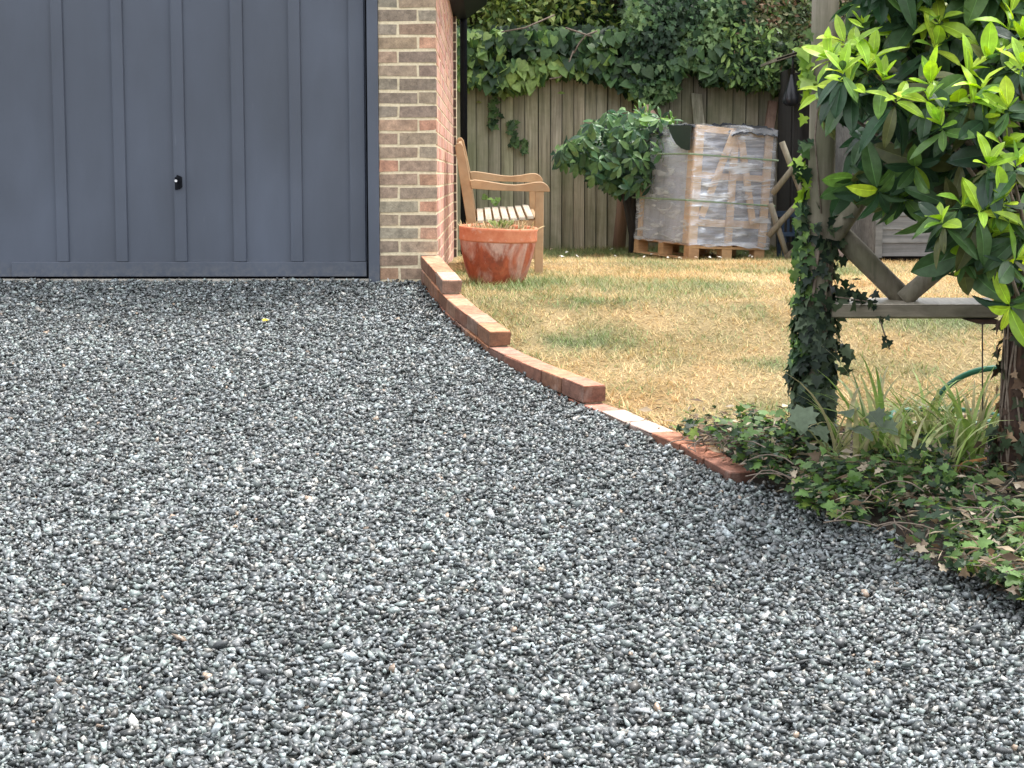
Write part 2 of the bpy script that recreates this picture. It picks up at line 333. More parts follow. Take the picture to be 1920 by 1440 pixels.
def grid_sheet(name, us, vs, fx, mat, colf=None):
    U, V_ = np.meshgrid(us, vs); X, Y, Z = fx(U, V_); V = np.stack([X, Y, Z], -1).reshape(-1, 3); nx = len(us)
    i = np.arange(len(vs)-1)[:, None]*nx+np.arange(nx-1)[None]; i = i.ravel()
    F = np.stack([i, i+1, i+1+nx, i+nx], 1)
    return mesh_np(name, V, F, mat, None, colf(V) if colf else None, True)
ys = np.concatenate([np.linspace(-6, 3, 10), np.linspace(3.1, 10.14, 120)])
dw = grid_sheet('driveway', np.linspace(0, 1, 60), ys, lambda U, Y: (-14+(E(Y)+.03+14)*U, Y, zd(Y)-.014), M_GBED); tag(dw, kind='structure')
gb = [(.52, 8.75, .55, .22, .6), (1.15, 8.35, .45, .22, .55), (.95, 10.4, .9, .5, .3), (.1, 10.35, .35, .35, .9), (1.0, 15.6, 3, .6, .95), (1.9, 14.5, 1.2, .5, .5), (2.2, 9.0, .5, .25, .5),
      (1.45, 9.5, .5, .3, .45), (.4, 9.5, .4, .18, .5), (1.2, 7.1, .3, .14, .5), (2.0, 7.3, .8, .3, .45), (2.6, 8.1, .5, .2, .4), (2.0, 12.2, 1.0, .6, .35), (.0, 11.6, .5, .5, .6)]
def green(X, Y):
    g = .10+.36*np.clip(vnoise(X*1.7, Y*1.1, 3)+.2, 0, 1)+.30*np.clip(vnoise(X*6, Y*3.2, 9)-.1, 0, 1)
    for x, y, a, b, s in gb: g = g+s*np.exp(-((X-x)/a)**2-((Y-y)/b)**2)*(1+.9*vnoise(X*6, Y*4, 21)+.7*vnoise(X*17, Y*9, 22))
    return np.clip(g, 0, 1)
def turf_col(X, Y):
    g = green(X, Y)[:, None]; t = (.5+.5*vnoise(X*3.1, Y*2.2, 31))[:, None]
    straw = np.array([.61, .365, .14])*(1-t)+np.array([.70, .52, .27])*t
    return straw*(1-g)+np.array([.215, .235, .095])*g
lawn_ys = np.concatenate([np.linspace(-6, 3, 8), np.linspace(3.2, 10.2, 100), np.linspace(10.3, 17, 70), np.linspace(17.5, 40, 12)])
lw = grid_sheet('lawn', np.linspace(0, 1, 130)**1.3, lawn_ys, lambda U, Y: (np.where(Y > 10.15, -.34, E(Y)+.035)+U*(22), Y, zl(np.where(Y > 10.15, -.34, E(Y)+.035)+U*22, Y)-.006-.16*(Y < 6.72)), M_LAWN,
                lambda V: turf_col(V[:, 0], V[:, 1])*.72); tag(lw, kind='structure')
gs = grid_sheet('ground', np.linspace(-300, 300, 5), np.linspace(-300, 300, 5), lambda U, Y: (U, Y, U*0-1.6), M_FARSOIL); tag(gs, kind='structure')
# bare soil of the bed round the posts
def bedtop(X): return np.interp(X, [.6, .8, 1.05, 1.5, 2.1, 3.2], [6.75, 6.95, 7.02, 6.88, 7.0, 7.0])
us = np.linspace(0, 1, 60); vs_ = np.linspace(3.2, 7.02, 90)
def bedf(U, Y):
    lo = E(Y)-.06*(Y < 6.3)+.01; hi = np.interp(Y, [3.2, 6.7, 6.95, 7.02], [4.2, 4.2, 1.9, 1.0]); X = lo+(np.maximum(hi, lo+.02)-lo)*U
    k = np.clip((X-lo-.11*(Y < 6.3))/.26, 0, 1); Z = (zd(Y)-.03)*(1-k)+(zl(X, Y)+.026)*k+.02*vnoise(X*9, Y*9, 77)*k; return X, Y, Z
bd = grid_sheet('flower_bed', us, vs_, bedf, M_SOIL); tag(bd, kind='structure')

# ------------------------------------------------------------------ gravel: every stone a small angular hull, one heap that nobody could count
def rock(seed):
    r = np.random.default_rng(seed); d = unit(r.normal(size=(7, 3))); d[:6] = unit(np.array([[1, .2, .1], [-1, -.1, .2], [.1, 1, -.2], [-.2, -1, .1], [.1, .2, 1], [.1, -.2, -1]])+r.normal(0, .33, (6, 3))); p = d*np.array([1.12, .84, .56])*r.uniform(.85, 1.25, (7, 1))
    bm = bmesh.new(); vv = [bm.verts.new(q) for q in p]; bmesh.ops.convex_hull(bm, input=vv)
    bmesh.ops.delete(bm, geom=[v for v in bm.verts if not v.link_faces], context='VERTS'); bmesh.ops.triangulate(bm, faces=bm.faces)
    bm.verts.index_update(); V = np.array([v.co[:] for v in bm.verts]); F = np.array([[v.index for v in f.verts] for f in bm.faces]); bm.free(); return V, F
ROCKS = [rock(100+i) for i in range(14)]
def rand_rot(n, flatness=.55):
    yaw = RG.uniform(0, 2*PI, n); tx = RG.normal(0, flatness, n); ty = RG.normal(0, flatness, n)
    c, s = np.cos(yaw), np.sin(yaw); cx, sx = np.cos(tx), np.sin(tx); cy_, sy_ = np.cos(ty), np.sin(ty); z = np.zeros(n); o = np.ones(n)
    A = np.stack([np.stack([c, -s, z], -1), np.stack([s, c, z], -1), np.stack([z, z, o], -1)], 1)
    B = np.stack([np.stack([o, z, z], -1), np.stack([z, cx, -sx], -1), np.stack([z, sx, cx], -1)], 1)
    C = np.stack([np.stack([cy_, z, sy_], -1), np.stack([z, o, z], -1), np.stack([-sy_, z, cy_], -1)], 1)
    return A @ B @ C
def gravel():
    pts = []; y = 3.35
    while y < 10.13:
        g = .0142 if y < 7.5 else .0150
        lo = -(.30*y+1.05); hi = float(E(y))+.26
        xs = np.arange(lo, hi, g); pts.append(np.stack([xs+RG.uniform(-.006, .006, len(xs)), np.full(len(xs), y)+RG.uniform(-.006, .006, len(xs))], 1)); y += g
    p = np.concatenate(pts); n0 = len(p); ex = p[RG.random(n0) < .12]; top = np.concatenate([np.zeros(n0), np.ones(len(ex))]); p = np.concatenate([p, ex+RG.uniform(-.006, .006, ex.shape)])
    p = p[:, :2]; keep = (p[:, 1] < 10.135) & (p[:, 0] < E(p[:, 1])-.004+(p[:, 1] < 6.3)*(.11+.10*vnoise(p[:, 0]*0+p[:, 1]*6, p[:, 1]*1.5, 91)+.09*RG.random(len(p))**2)); p = p[keep]; top = top[keep]; n = len(p)
    size = np.clip(RG.lognormal(math.log(.0098), .33, n), .0048, .022)
    h = .006*vnoise(p[:, 0]*5, p[:, 1]*5, 2)+.004*vnoise(p[:, 0]*18, p[:, 1]*18, 4)
    pos = np.stack([p[:, 0], p[:, 1], zd(p[:, 1])+h+RG.normal(0, .0046, n)+top*.009], 1)
    k = RG.random(n); val = (np.clip(RG.lognormal(math.log(.130), .70, n), .010, .44)*(1+.16*vnoise(p[:, 0]*1.3, p[:, 1]*1.3, 14)))[:, None]
    tint = np.where(k[:, None] < .45, [.89, 1.0, 1.03], np.where(k[:, None] < .80, [.88, 1.03, .98], np.where(k[:, None] < .94, [.96, 1, 1], [1.08, 1.02, .90])))
    col = val*tint; wh = RG.random(n) < .020; col[wh] = np.array([.55, .54, .50])*RG.uniform(.7, 1.1, (wh.sum(), 1)); br = RG.random(n) < .003; col[br] = np.array([.34, .25, .18])*RG.uniform(.7, 1.2, (br.sum(), 1))
    which = RG.integers(0, len(ROCKS), n); Rm = rand_rot(n); sc = RG.uniform(.8, 1.2, (n, 3))*size[:, None]; parts = []
    for q, (RV, RF) in enumerate(ROCKS):
        s = which == q; V = np.einsum('nij,nkj->nki', Rm[s], RV[None]*sc[s][:, None, :])+pos[s][:, None, :]
        F = RF[None]+(np.arange(s.sum())*len(RV))[:, None, None]; parts.append((V.reshape(-1, 3), F.reshape(-1, 3), np.repeat(col[s], len(RV), axis=0)))
    V, F, C = join(parts); o = mesh_np('gravel', V, F, M_STONE, None, C); print('stones', n)
    tag(o, 'loose grey granite gravel chippings covering the sloping driveway', 'gravel', kind='stuff')
gravel()
def grass():
    n = 240000; Y = 6.75+(16.25-6.75)*RG.random(n)**1.25; X = RG.uniform(-.4, 5.4, n)
    ok = (X < .33*Y+.6) & (X > np.where(Y < 10.15, E(Y)+.13, -.25)) & ((Y > bedtop(X)) | (RG.random(n) < .1)); X, Y = X[ok], Y[ok]; n = len(X)
    g = green(X, Y); a = RG.uniform(0, 2*PI, n); lean = np.clip(RG.normal(.35, .35, n)+.55*g+.3*vnoise(X*14, Y*9, 44), .05, 1.6)
    ax = np.stack([np.cos(a), np.sin(a), lean], 1); nr = np.stack([-np.cos(a)*lean, -np.sin(a)*lean, np.ones(n)], 1)
    tall = np.clip((Y-15.7)*2, 0, 1)+np.exp(-((X-.02)/.35)**2-((Y-10.5)/.32)**2)
    L = RG.uniform(.018, .050, n)*(1+.3*g+1.0*tall+1.2*np.clip(vnoise(X*11, Y*7, 46)-.35, 0, 1)+.9*((X < E(Y)+.22) & (Y < 10))); col = turf_col(X, Y)*RG.uniform(.65, 1.35, (n, 1)); pick = RG.random(n) < g*.55; col[pick] = np.array([.17, .24, .07])*RG.uniform(.6, 1.4, (pick.sum(), 1))
    V, F, C = scatter(T_GRASS, np.stack([X, Y, zl(X, Y)-.004], 1), ax, nr, L, np.clip(col, 0, .9), wid=RG.uniform(.003, .0055, n))
    o = mesh_np('grass', V, F, M_GRASS, None, C); tag(o, 'parched straw coloured lawn grass with green patches', 'grass', kind='stuff')
grass()

# ------------------------------------------------------------------ garage
XW = P(819.5, 480, 10.1).x; XL = P(713, 500, 10.1).x
garage = empty('garage', (XW-1.6, 12, 0), 'brick garage with dark grey ribbed up-and-over door and red brick side wall', 'garage')
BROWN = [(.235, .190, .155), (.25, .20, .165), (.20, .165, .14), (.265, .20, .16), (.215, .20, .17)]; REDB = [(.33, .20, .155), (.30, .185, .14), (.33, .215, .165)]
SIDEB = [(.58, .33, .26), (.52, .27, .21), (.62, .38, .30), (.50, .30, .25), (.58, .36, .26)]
def jit(c, s=.12): k = rnd.uniform(1-s, 1+s); return tuple(min(1, x*k*rnd.uniform(.96, 1.04)) for x in c)
CH = .0757; Z0 = .298-CH*5
def front_wall(x0, x1, zmax, right_end=False):
    mb = MB(); mb.box(x0, x1-.004, 10.1015, 10.3, Z0-.4, zmax, 1); k = 0; z = Z0
    while z < zmax:
        xs = []; L = .222; H = .1045
        if (x1-x0) < .5: segs = [(x0, x0+H-.002, 1), (x0+H+.011, x1, 0)] if k % 2 else [(x0, x0+L-.008, 0), (x0+L+.005, x1, 1)]
        else:
            segs = []; x = x0-(k % 2)*.11
            while x < x1: segs.append((max(x, x0), min(x+.215, x1), 0)); x += .225
        for a, b, hd in segs:
            if b-a < .02: continue
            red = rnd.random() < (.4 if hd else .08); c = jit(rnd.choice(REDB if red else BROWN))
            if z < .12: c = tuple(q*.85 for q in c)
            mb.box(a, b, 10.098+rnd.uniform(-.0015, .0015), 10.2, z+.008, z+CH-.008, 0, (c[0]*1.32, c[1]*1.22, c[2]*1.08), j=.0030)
        z += CH; k += 1
    return mb
mb = front_wall(XL, XW, 2.05)
# the side wall, seen almost edge on, with a small projecting pier at its far end
YB = 14.6; k = 0; z = Z0; mb.box(XW-.22, XW-.0025, 10.2, YB, Z0-.3, 1.9, 1)
while z < 1.88:
    y = 10.2 - (k % 2)*.11+.004
    while y < YB:
        a, b = max(y, 10.203), min(y+.215, YB)
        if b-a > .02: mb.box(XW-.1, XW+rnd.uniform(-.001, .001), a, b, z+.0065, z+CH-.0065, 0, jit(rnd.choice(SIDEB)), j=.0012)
        y += .225
    z += CH; k += 1
XP = P(857.5, 400, 14.62).x; mb.box(XW-.2, XP-.005, YB+.02, YB+.3, Z0-.3, 1.9, 1); z = Z0
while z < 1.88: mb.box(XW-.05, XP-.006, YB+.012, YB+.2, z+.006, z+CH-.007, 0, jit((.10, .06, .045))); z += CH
for zz in (0,): pass
mb.build('wall', [M_BRICK, M_MORTAR], garage)
mb = front_wall(-4.6, P(-64, 400, 10.1).x, 2.05); mb.box(-4.6, -4.38, 10.31, YB, -.4, 2.02, 1); mb.box(-4.6, XW-.23, YB-.2, YB, -.4, 2.02, 1)
mb.build('wall', [M_BRICK, M_MORTAR], garage)
def dx(px, Y=10.1, py=490): return P(px, py, Y).x
DY = 10.13
door = MB(); zb = P(300, 518.5, DY).z; door.box(dx(-34), dx(687.5), DY+.010, DY+.03, zb, 2.0)
door_o = door.build('garage_door', M_DOOR, garage)
for a, b in ((105.5, 128.5), (216.5, 239.5), (327.5, 351), (437.5, 462), (545, 568.5), (656.5, 687)):
    r = MB(); xa, xb = dx(a), dx(b)
    r.prism([(xa, DY+.0095, zb+.085), (xa, DY-.010, zb+.085), (xa+.010, DY-.013, zb+.085), (xb-.006, DY-.004, zb+.085), (xb, DY+.0095, zb+.085)], (0, 0, 1.9)); r.build('rib', M_DOOR, door_o, bevel=.002)
r = MB(); r.box(dx(20), dx(687), DY-.018, DY+.0092, zb, zb+.083); r.build('bottom_rail', M_DOOR, door_o, bevel=.003)
h = MB(); hc = P(334, 341, DY-.02); h.prism([hc+Vector(v) for v in ((-.014, 0, .022), (-.006, 0, .04), (.02, 0, .028), (.022, 0, -.03), (.004, 0, -.044), (-.013, 0, -.028))], (0, .02, 0)); 
hd = h.build('handle', M_BLACK, door_o, bevel=.003)
h2 = MB(); h2.tube([hc+Vector((-.004, -.002, .002)), hc+Vector((-.004, -.034, .002))], .009, 12); h2.box(hc.x-.012, hc.x+.006, hc.y-.045, hc.y-.028, hc.z-.045, hc.z+.028); h2.build('grip', M_BLACK, hd, bevel=.004)
h3 = MB(); h3.tube([hc+Vector((-.004, -.044, .006)), hc+Vector((-.004, -.050, .006))], .0075, 14); h3.build('lock', M_CHROME, hd)
f = MB(); f.box(dx(691.5), XL-.002, 10.085, 10.19, -.02, 2.0); f.build('door_frame', M_DOOR, garage, bevel=.003)
f = MB(); f.box(dx(-62), dx(-38), 10.10, 10.19, -.02, 2.0); f.build('door_frame', M_DOOR, garage, bevel=.003)
f = MB(); f.box(dx(686), dx(691), DY+.02, 10.19, -.05, 2.0); f.box(dx(-37), dx(691), DY+.04, 10.2, -.1, zb+.03); f.build('door_gap_shade', M_BLACK, garage)  # black fillers in the open gaps round the door: their shade as colour
f = MB(); f.box(-4.6, XW, 10.09, 10.3, 2.05, 2.3); f.build('fascia', M_DOOR, garage)
f = MB(); f.box(dx(-30), XL, 10.112, 10.3, -.3, P(600, 523, 10.11).z); f.build('threshold', M_CONC, garage)
# boxed eaves, roof and downpipe
g = MB(); prof = [(XW+.001, 1.868), (-.205, 1.868), (-.040, 1.985), (-.035, 2.14), (XW-.10, 2.14), (XW-.10, 1.96), (XW+.001, 1.96)]
g.prism([(x, 9.9, z) for x, z in prof], (0, 5.0, 0)); g.build('eaves', M_BLACK, garage)
g = MB(); g.box(-4.75, -.02, 9.85, 14.95, 2.301, 2.36); g.build('roof', M_BLACK, garage)
g = MB(); px_ = P(869.5, 200, 14.92).x; g.tube([(px_, 14.93, -.10), (px_, 14.93, 1.80), (px_, 14.90, 1.88)], .0305, 14); g.build('downpipe', M_BLACK, garage, True)

# ------------------------------------------------------------------ stepped brick edging
edging = empty('brick_edging', (.1, 8.3, -.3), 'low curved red brick edging stepping down between gravel and lawn', 'edging')
TOPS = {1: ([9.45, 10.1], [.033, .135]), 2: ([8.5, 9.45, 10.1], [-.159, -.046, .056]), 3: ([7.5, 8.5, 9.45, 10.1], [-.306, -.24, -.125, -.023]),
        4: ([5.8, 6.2, 6.73, 7.5, 8.5], [-.535, -.495, -.441, -.385, -.32])}
ENDY = {1: 9.45, 2: 8.5, 3: 7.5, 4: 6.33}; STARTY = {1: 10.092, 2: 10.092, 3: 10.092, 4: 8.5}
ECOL = [(.46, .20, .11), (.54, .28, .16), (.42, .18, .11), (.52, .25, .13), (.48, .26, .18), (.40, .18, .12), (.55, .34, .25)]
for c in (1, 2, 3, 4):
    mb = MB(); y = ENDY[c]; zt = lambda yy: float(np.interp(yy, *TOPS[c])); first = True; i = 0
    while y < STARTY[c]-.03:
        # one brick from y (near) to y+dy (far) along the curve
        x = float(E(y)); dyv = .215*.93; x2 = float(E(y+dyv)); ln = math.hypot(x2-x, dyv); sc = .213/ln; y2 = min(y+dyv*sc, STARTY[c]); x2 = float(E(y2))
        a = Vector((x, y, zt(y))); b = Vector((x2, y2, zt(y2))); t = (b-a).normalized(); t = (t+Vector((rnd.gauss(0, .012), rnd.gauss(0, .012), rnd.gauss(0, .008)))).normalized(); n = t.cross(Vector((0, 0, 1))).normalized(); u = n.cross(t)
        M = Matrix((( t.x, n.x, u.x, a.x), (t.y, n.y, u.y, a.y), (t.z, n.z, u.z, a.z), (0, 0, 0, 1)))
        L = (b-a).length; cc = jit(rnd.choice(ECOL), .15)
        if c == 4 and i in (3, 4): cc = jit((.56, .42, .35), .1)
        if not (c == 1 and i == 1 and False): mb.box(0, L, -.001, .104, -.070, -.0065, 0, (cc[0]*.36, cc[1]*.37, cc[2]*.38), M, j=.0035); mb.box(.0005, L-.0005, rnd.uniform(-.0005, .001), .103+rnd.uniform(-.002, .001), -.0064, rnd.uniform(-.0005, .0015), 0, cc, M, j=.0012)  # soiled sides darkened and top slab pale: overhead light put into the colour
        mb.box(.002, L+.011, .012, .090, -.079, -.012, 1, (1, 1, 1), M)
        g_ = .010/ (L/ max(y2-y, 1e-3)); y = y2+g_; i += 1
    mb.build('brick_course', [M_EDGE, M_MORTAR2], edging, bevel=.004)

# ------------------------------------------------------------------ terracotta pot and the dry plant in it
pc = P(931, 527, 10.5); pc.z = float(zl(pc.x, 10.5))-.005
Mt = Matrix.Rotation(R(2.0), 4, 'Y') @ Matrix.Rotation(R(2), 4, 'X')
pot = empty('plant_pot', pc, 'large weathered terracotta pot standing on the grass by the garage corner', 'pot')
mb = MB(); mb.lathe([(.0, .0), (.150, .0), (.168, .03), (.192, .10), (.210, .17), (.222, .236), (.224, .250)], pc, 56, Mt); mb.build('body', M_TERRA, pot, True)
mb = MB(); mb.lathe([(.2235, .249), (.2290, .252), (.2305, .262), (.2285, .305), (.2325, .316), (.2325, .328), (.227, .333), (.212, .330), (.206, .305), (.200, .27)], pc, 56, Mt); mb.build('rim', M_RIM, pot, True)
mb = MB(); mb.lathe([(.0, .298), (.12, .295), (.2025, .288)], pc, 32, Mt); mb.build('soil', M_SOIL, pot, True)
n = 260; a = RG.uniform(0, 2*PI, n); r = RG.uniform(0, .15, n)**.8; pos = np.stack([pc.x+r*np.cos(a)+.01, pc.y+r*np.sin(a), np.full(n, pc.z+.29)], 1)
ax = np.stack([np.cos(a)*.5+RG.normal(0, .3, n), np.sin(a)*.5, np.ones(n)], 1)
dry = scatter(lance(.05, 5, .2, .01), pos, ax, RG.normal(size=(n, 3)), RG.uniform(.04, .085, n), np.array([.50, .40, .22])*RG.uniform(.6, 1.2, (n, 1)))
m_ = 30; a = RG.uniform(0, 2*PI, m_); pos = np.stack([pc.x+.03+.03*np.cos(a), pc.y+.03*np.sin(a), np.full(m_, pc.z+.32)], 1); grn = scatter(T_OBO, pos, np.stack([np.cos(a), np.sin(a), np.ones(m_)*1.2], 1), RG.normal(size=(m_, 3)), RG.uniform(.04, .075, m_), np.array([.28, .33, .13])*RG.uniform(.7, 1.2, (m_, 1)))
o = mesh_np('potted_plant', dry[0], dry[1], M_DRYLEAF, None, dry[2]); mesh_np('green_shoot', grn[0], grn[1], M_LEAF, o, grn[2]); tag(o, 'dry straw-like plant with a green shoot growing in the terracotta pot', 'plant')

# ------------------------------------------------------------------ garden bench, its back to the garage wall
BY0, BL = 11.7, 1.16; TILT = .052
bench = empty('garden_bench', P(950, 516, 12.2), 'weathered hardwood garden bench with curved arms standing against the garage side wall', 'bench')
bench.location.z = -.06
def bp(px, py, off=0.0):
    """a point of the near bench end, moved off metres towards the far end"""
    p = P(px, py, BY0); return Vector((p.x-.012*off, p.y+off, p.z+TILT*off))
TH = .055
for off in (0, BL-TH):
    d = bp(900, 400, off+TH)-bp(900, 400, off)
    mb = MB(); mb.prism([bp(*q, off) for q in ((853.5, 274), (857, 268.5), (864, 268), (868.5, 274), (874.5, 300), (881.7, 337), (893.5, 419), (893.5, 512), (877, 512), (875.5, 419), (862, 335), (857, 300))], d); mb.build('back_post', M_BENCH, bench, bevel=.004)
    mb = MB(); mb.prism([bp(*q, off) for q in ((1003.5, 358), (1020, 358), (1018, 517), (1002.5, 517))], d); mb.build('leg', M_BENCH, bench, bevel=.004)
    d2 = d*1.25; mb = MB(); mb.prism([bp(*q, off)-d*.12 for q in ((881, 338.5), (890, 337.3), (905, 339), (930, 343), (950, 346.2), (967, 347), (985, 345.2), (1003, 342), (1014, 341.4), (1021, 343.2), (1027, 348), (1030.5, 354), (1030.5, 359.6), (1005, 359.3), (975, 358.5), (930, 357), (884, 353.6))], d2); mb.build('armrest', M_BENCH, bench, bevel=.003)
    mb = MB(); mb.prism([bp(*q, off)+d*.25 for q in ((893, 416), (1004, 413), (1004, 432), (893, 432))], d*.5); mb.build('side_rail', M_BENCH, bench, bevel=.002)
mb = MB()
zoff = [2.5, 0, -1, -1.5, -2, -4, -6]
for i in range(7):
    x0 = 895.5+i*15.6; yy = 414+zoff[i]*.9; d = bp(900, 400, BL-.02)-bp(900, 400, .0)
    mb.prism([bp(x0, yy-2.5, .01), bp(x0+11.8, yy-2.5, .01), bp(x0+11.8, yy+2.2, .01), bp(x0, yy+2.2, .01)], d)
mb.build('seat', M_SLAT, bench, bevel=.002)
mb = MB(); d = bp(900, 400, BL)-bp(900, 400, .0)
mb.prism([bp(858.5, 275, .02), bp(864.5, 275, .02), bp(870, 297, .02), bp(864, 297, .02)], d*.96); mb.prism([bp(877, 378, .02), bp(883, 378, .02), bp(886, 396, .02), bp(880, 396, .02)], d*.96)
for i in range(12):
    o_ = .09+i*(BL-.2)/11; dd = bp(900, 400, o_+.04)-bp(900, 400, o_); mb.prism([bp(867, 297, o_), bp(870, 297, o_), bp(882, 378, o_), bp(879, 378, o_)], dd)
mb.build('backrest', M_BENCH, bench, bevel=.002)
mb = MB(); mb.prism([bp(1005, 414, TH), bp(1011, 414, TH), bp(1011, 432, TH), bp(1005, 432, TH)], bp(900, 400, BL-2*TH)-bp(900, 400, 0)); mb.build('front_rail', M_BENCH, bench, bevel=.002)

# ------------------------------------------------------------------ feather-edge fence
FY = 16.3
fence = empty('fence', (1, FY, 0), 'tall weathered feather-edge board fence along the back of the lawn', 'fence')
mb = MB(); x = -4.2; sh = 0
while x < 3.6:
    ww = .113+rnd.uniform(-.012, .012); tl = rnd.uniform(-.006, .006); top = 1.70+rnd.uniform(-.03, .02); zb_ = -.12+rnd.uniform(0, .04); k = rnd.uniform(.75, 1.2); c = (k, k*rnd.uniform(.96, 1.03), k*rnd.uniform(.9, 1.03))
    if x > -4.1: mb.box(x-.03, x+.03, FY+.0065, FY+.0095, zb_, top-.02, 0, (.12, .11, .10))  # backing strip coloured dark: shade of the board gaps put into the colour
    q = rnd.uniform(.014, .024); gp = rnd.choice([.003, .004, .006, .009])
    mb.prism([(x+.001, FY-.004, zb_), (x+ww-.001-gp, FY-q-.003, zb_), (x+ww-.001-gp, FY+.004, zb_), (x+.001, FY+.006, zb_)], (tl, 0, top-zb_), 0, c); x += ww
mb.build('boards', M_FENCE, fence)
for xx in (-2.2, .1, 1.75, 3.5): m2 = MB(); m2.box(xx, xx+.1, FY+.03, FY+.13, -.3, 1.7); m2.build('post', M_FENCE, fence)
for zz in (.2, .85, 1.5): m2 = MB(); m2.box(-4.2, 3.6, FY+.01, FY+.029, zz, zz+.09); m2.build('rail', M_FENCE, fence)
# offcuts leaning on the fence
def timber(name, p0, p1, wx, th, mat, label, cat):
    mb = MB(); p0, p1 = Vector(p0), Vector(p1); s = Vector((wx/2, 0, 0)); mb.prism([p0-s, p0+s, p1+s+Vector((0, 0, -.012)), p1-s], (0, th, 0)); o = mb.build(name, mat, None, bevel=.004); return tag(o, label, cat)
a = P(1400, 400, 15.9); a.z = float(zl(a.x, 15.9)); timber('timber_post', (a.x, 15.6, a.z), P(1451, 188, 16.15), .082, .07, M_REDWOOD, 'reddish timber post leaning on the fence behind the wrapped pallet load', 'timber')
a = P(1330, 400, 16.1); a.z = float(zl(a.x, 16)); timber('timber_board', (a.x, 16.0, a.z), P(1306, 174, 16.22), .10, .03, M_FENCE, 'grey board propped upright on the fence above the wrapped crate', 'board')
mb = MB(); mb.tube([P(1160, 470, 16.15), P(1172, 330, 16.15), P(1190, 260, 16.1), P(1196, 214, 16.05), P(1214, 206, 15.9), P(1232, 232, 15.8)], [.06, .05, .048, .05, .052, .045], 9, wob=.08); tag(mb.build('bent_branch', M_REDWOOD, None, True), 'bent reddish brown branch poking out above the evergreen shrub', 'branch')
# ------------------------------------------------------------------ foliage along and behind the fence
def leaves(N_, xr, yr, zf, T, L, palette, down=.8, out=(-.0, -1, .35), jit_=.5, keep=None):
    X = RG.uniform(*xr, N_); Y = RG.uniform(*yr, N_); Z = zf(X, N_)
    if keep is not None: s = keep(X, Y, Z); X, Y, Z = X[s], Y[s], Z[s]
    n = len(X); ax = np.stack([RG.normal(0, .45, n), RG.normal(-.25, .3, n), -down+RG.normal(0, .35, n)], 1); nr = np.array(out)+RG.normal(0, jit_, (n, 3))
    pal = np.array(palette); idx = np.clip(((vnoise(X*4, Z*4, 8)*.5+.5)*len(pal)+RG.normal(0, .9, n)), 0, len(pal)-1).astype(int)
    return scatter(T, np.stack([X, Y, Z], 1), ax, nr, RG.uniform(*L, n), pal[idx]*RG.uniform(.7, 1.3, (n, 1)))
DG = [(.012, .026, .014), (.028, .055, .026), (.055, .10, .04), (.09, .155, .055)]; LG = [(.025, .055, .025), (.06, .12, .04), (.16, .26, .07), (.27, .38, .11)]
BG = [(.022, .05, .025), (.05, .10, .045), (.09, .17, .07), (.18, .28, .11)]
hemx = np.array([855, 880, 920, 960, 985, 1000, 1030, 1080, 1120, 1150, 1190, 1225, 1265, 1275, 1300, 1320, 1345, 1400, 1440, 1480, 1520]); hemy = np.array([165, 160, 168, 178, 172, 165, 142, 148, 150, 160, 190, 205, 185, 140, 138, 168, 155, 168, 172, 185, 190])
def hem(X): px = 922+X/16*FPX; return .58+(331-np.interp(px, hemx, hemy))/FPX*16.05
def ivy_z(top): return lambda X, n: hem(X)+.03+(top-hem(X))*RG.random(n)**1.25
def thing_np(name, parts, mat, label, cat, group=None, parent=None, kind=None):
    V, F, C = join(parts); o = mesh_np(name, V, F, mat, parent, C)
    return tag(o, label, cat, group, kind)
nodown = lambda lo: (lambda X, Y, Z: Z > lo)
ivy1 = empty('ivy', (.4, 16.1, 1.4), 'large-leaved lime and green ivy hanging over the left part of the fence', 'ivy')
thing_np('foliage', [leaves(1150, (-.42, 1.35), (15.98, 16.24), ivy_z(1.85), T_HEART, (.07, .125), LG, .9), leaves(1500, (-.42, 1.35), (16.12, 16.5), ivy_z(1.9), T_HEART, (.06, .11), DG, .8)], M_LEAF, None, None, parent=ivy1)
mb = MB()
for q in ([(1075, 95), (1062, 130), (1050, 145), (1030, 148)], [(1120, 58), (1098, 66), (1085, 82), (1076, 100)], [(1060, 52), (1090, 62), (1120, 72)], [(940, 60), (985, 52), (1040, 28)]):
    mb.tube([P(a, b, 15.98) for a, b in q], .008, 6)
mb.build('stem', M_BRANCH, ivy1, True)
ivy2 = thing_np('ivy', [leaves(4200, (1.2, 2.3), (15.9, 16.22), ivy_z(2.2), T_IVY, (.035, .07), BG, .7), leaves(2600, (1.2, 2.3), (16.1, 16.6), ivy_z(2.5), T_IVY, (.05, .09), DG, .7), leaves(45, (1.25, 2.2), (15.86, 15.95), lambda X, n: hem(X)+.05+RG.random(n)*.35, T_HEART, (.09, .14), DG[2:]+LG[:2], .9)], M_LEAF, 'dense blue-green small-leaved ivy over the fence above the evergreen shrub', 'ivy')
ROSY = [(.07, .10, .05), (.12, .17, .07), (.20, .20, .10), (.27, .17, .11), (.10, .16, .06)]
thing_np('climbing_shrub', [leaves(3600, (2.15, 3.4), (15.9, 16.4), ivy_z(2.5), T_SIMPLE, (.035, .07), ROSY, .1, jit_=.9), leaves(900, (1.95, 3.2), (15.95, 16.3), ivy_z(1.75), T_IVY, (.05, .11), LG[:3]+BG[1:], .7), leaves(260, (2.05, 2.5), (15.85, 15.95), ivy_z(1.9), T_OBO, (.06, .10), LG[1:], .4)], M_LEAF, 'twiggy climbing shrub with fawn flower heads above the right end of the fence', 'shrub')
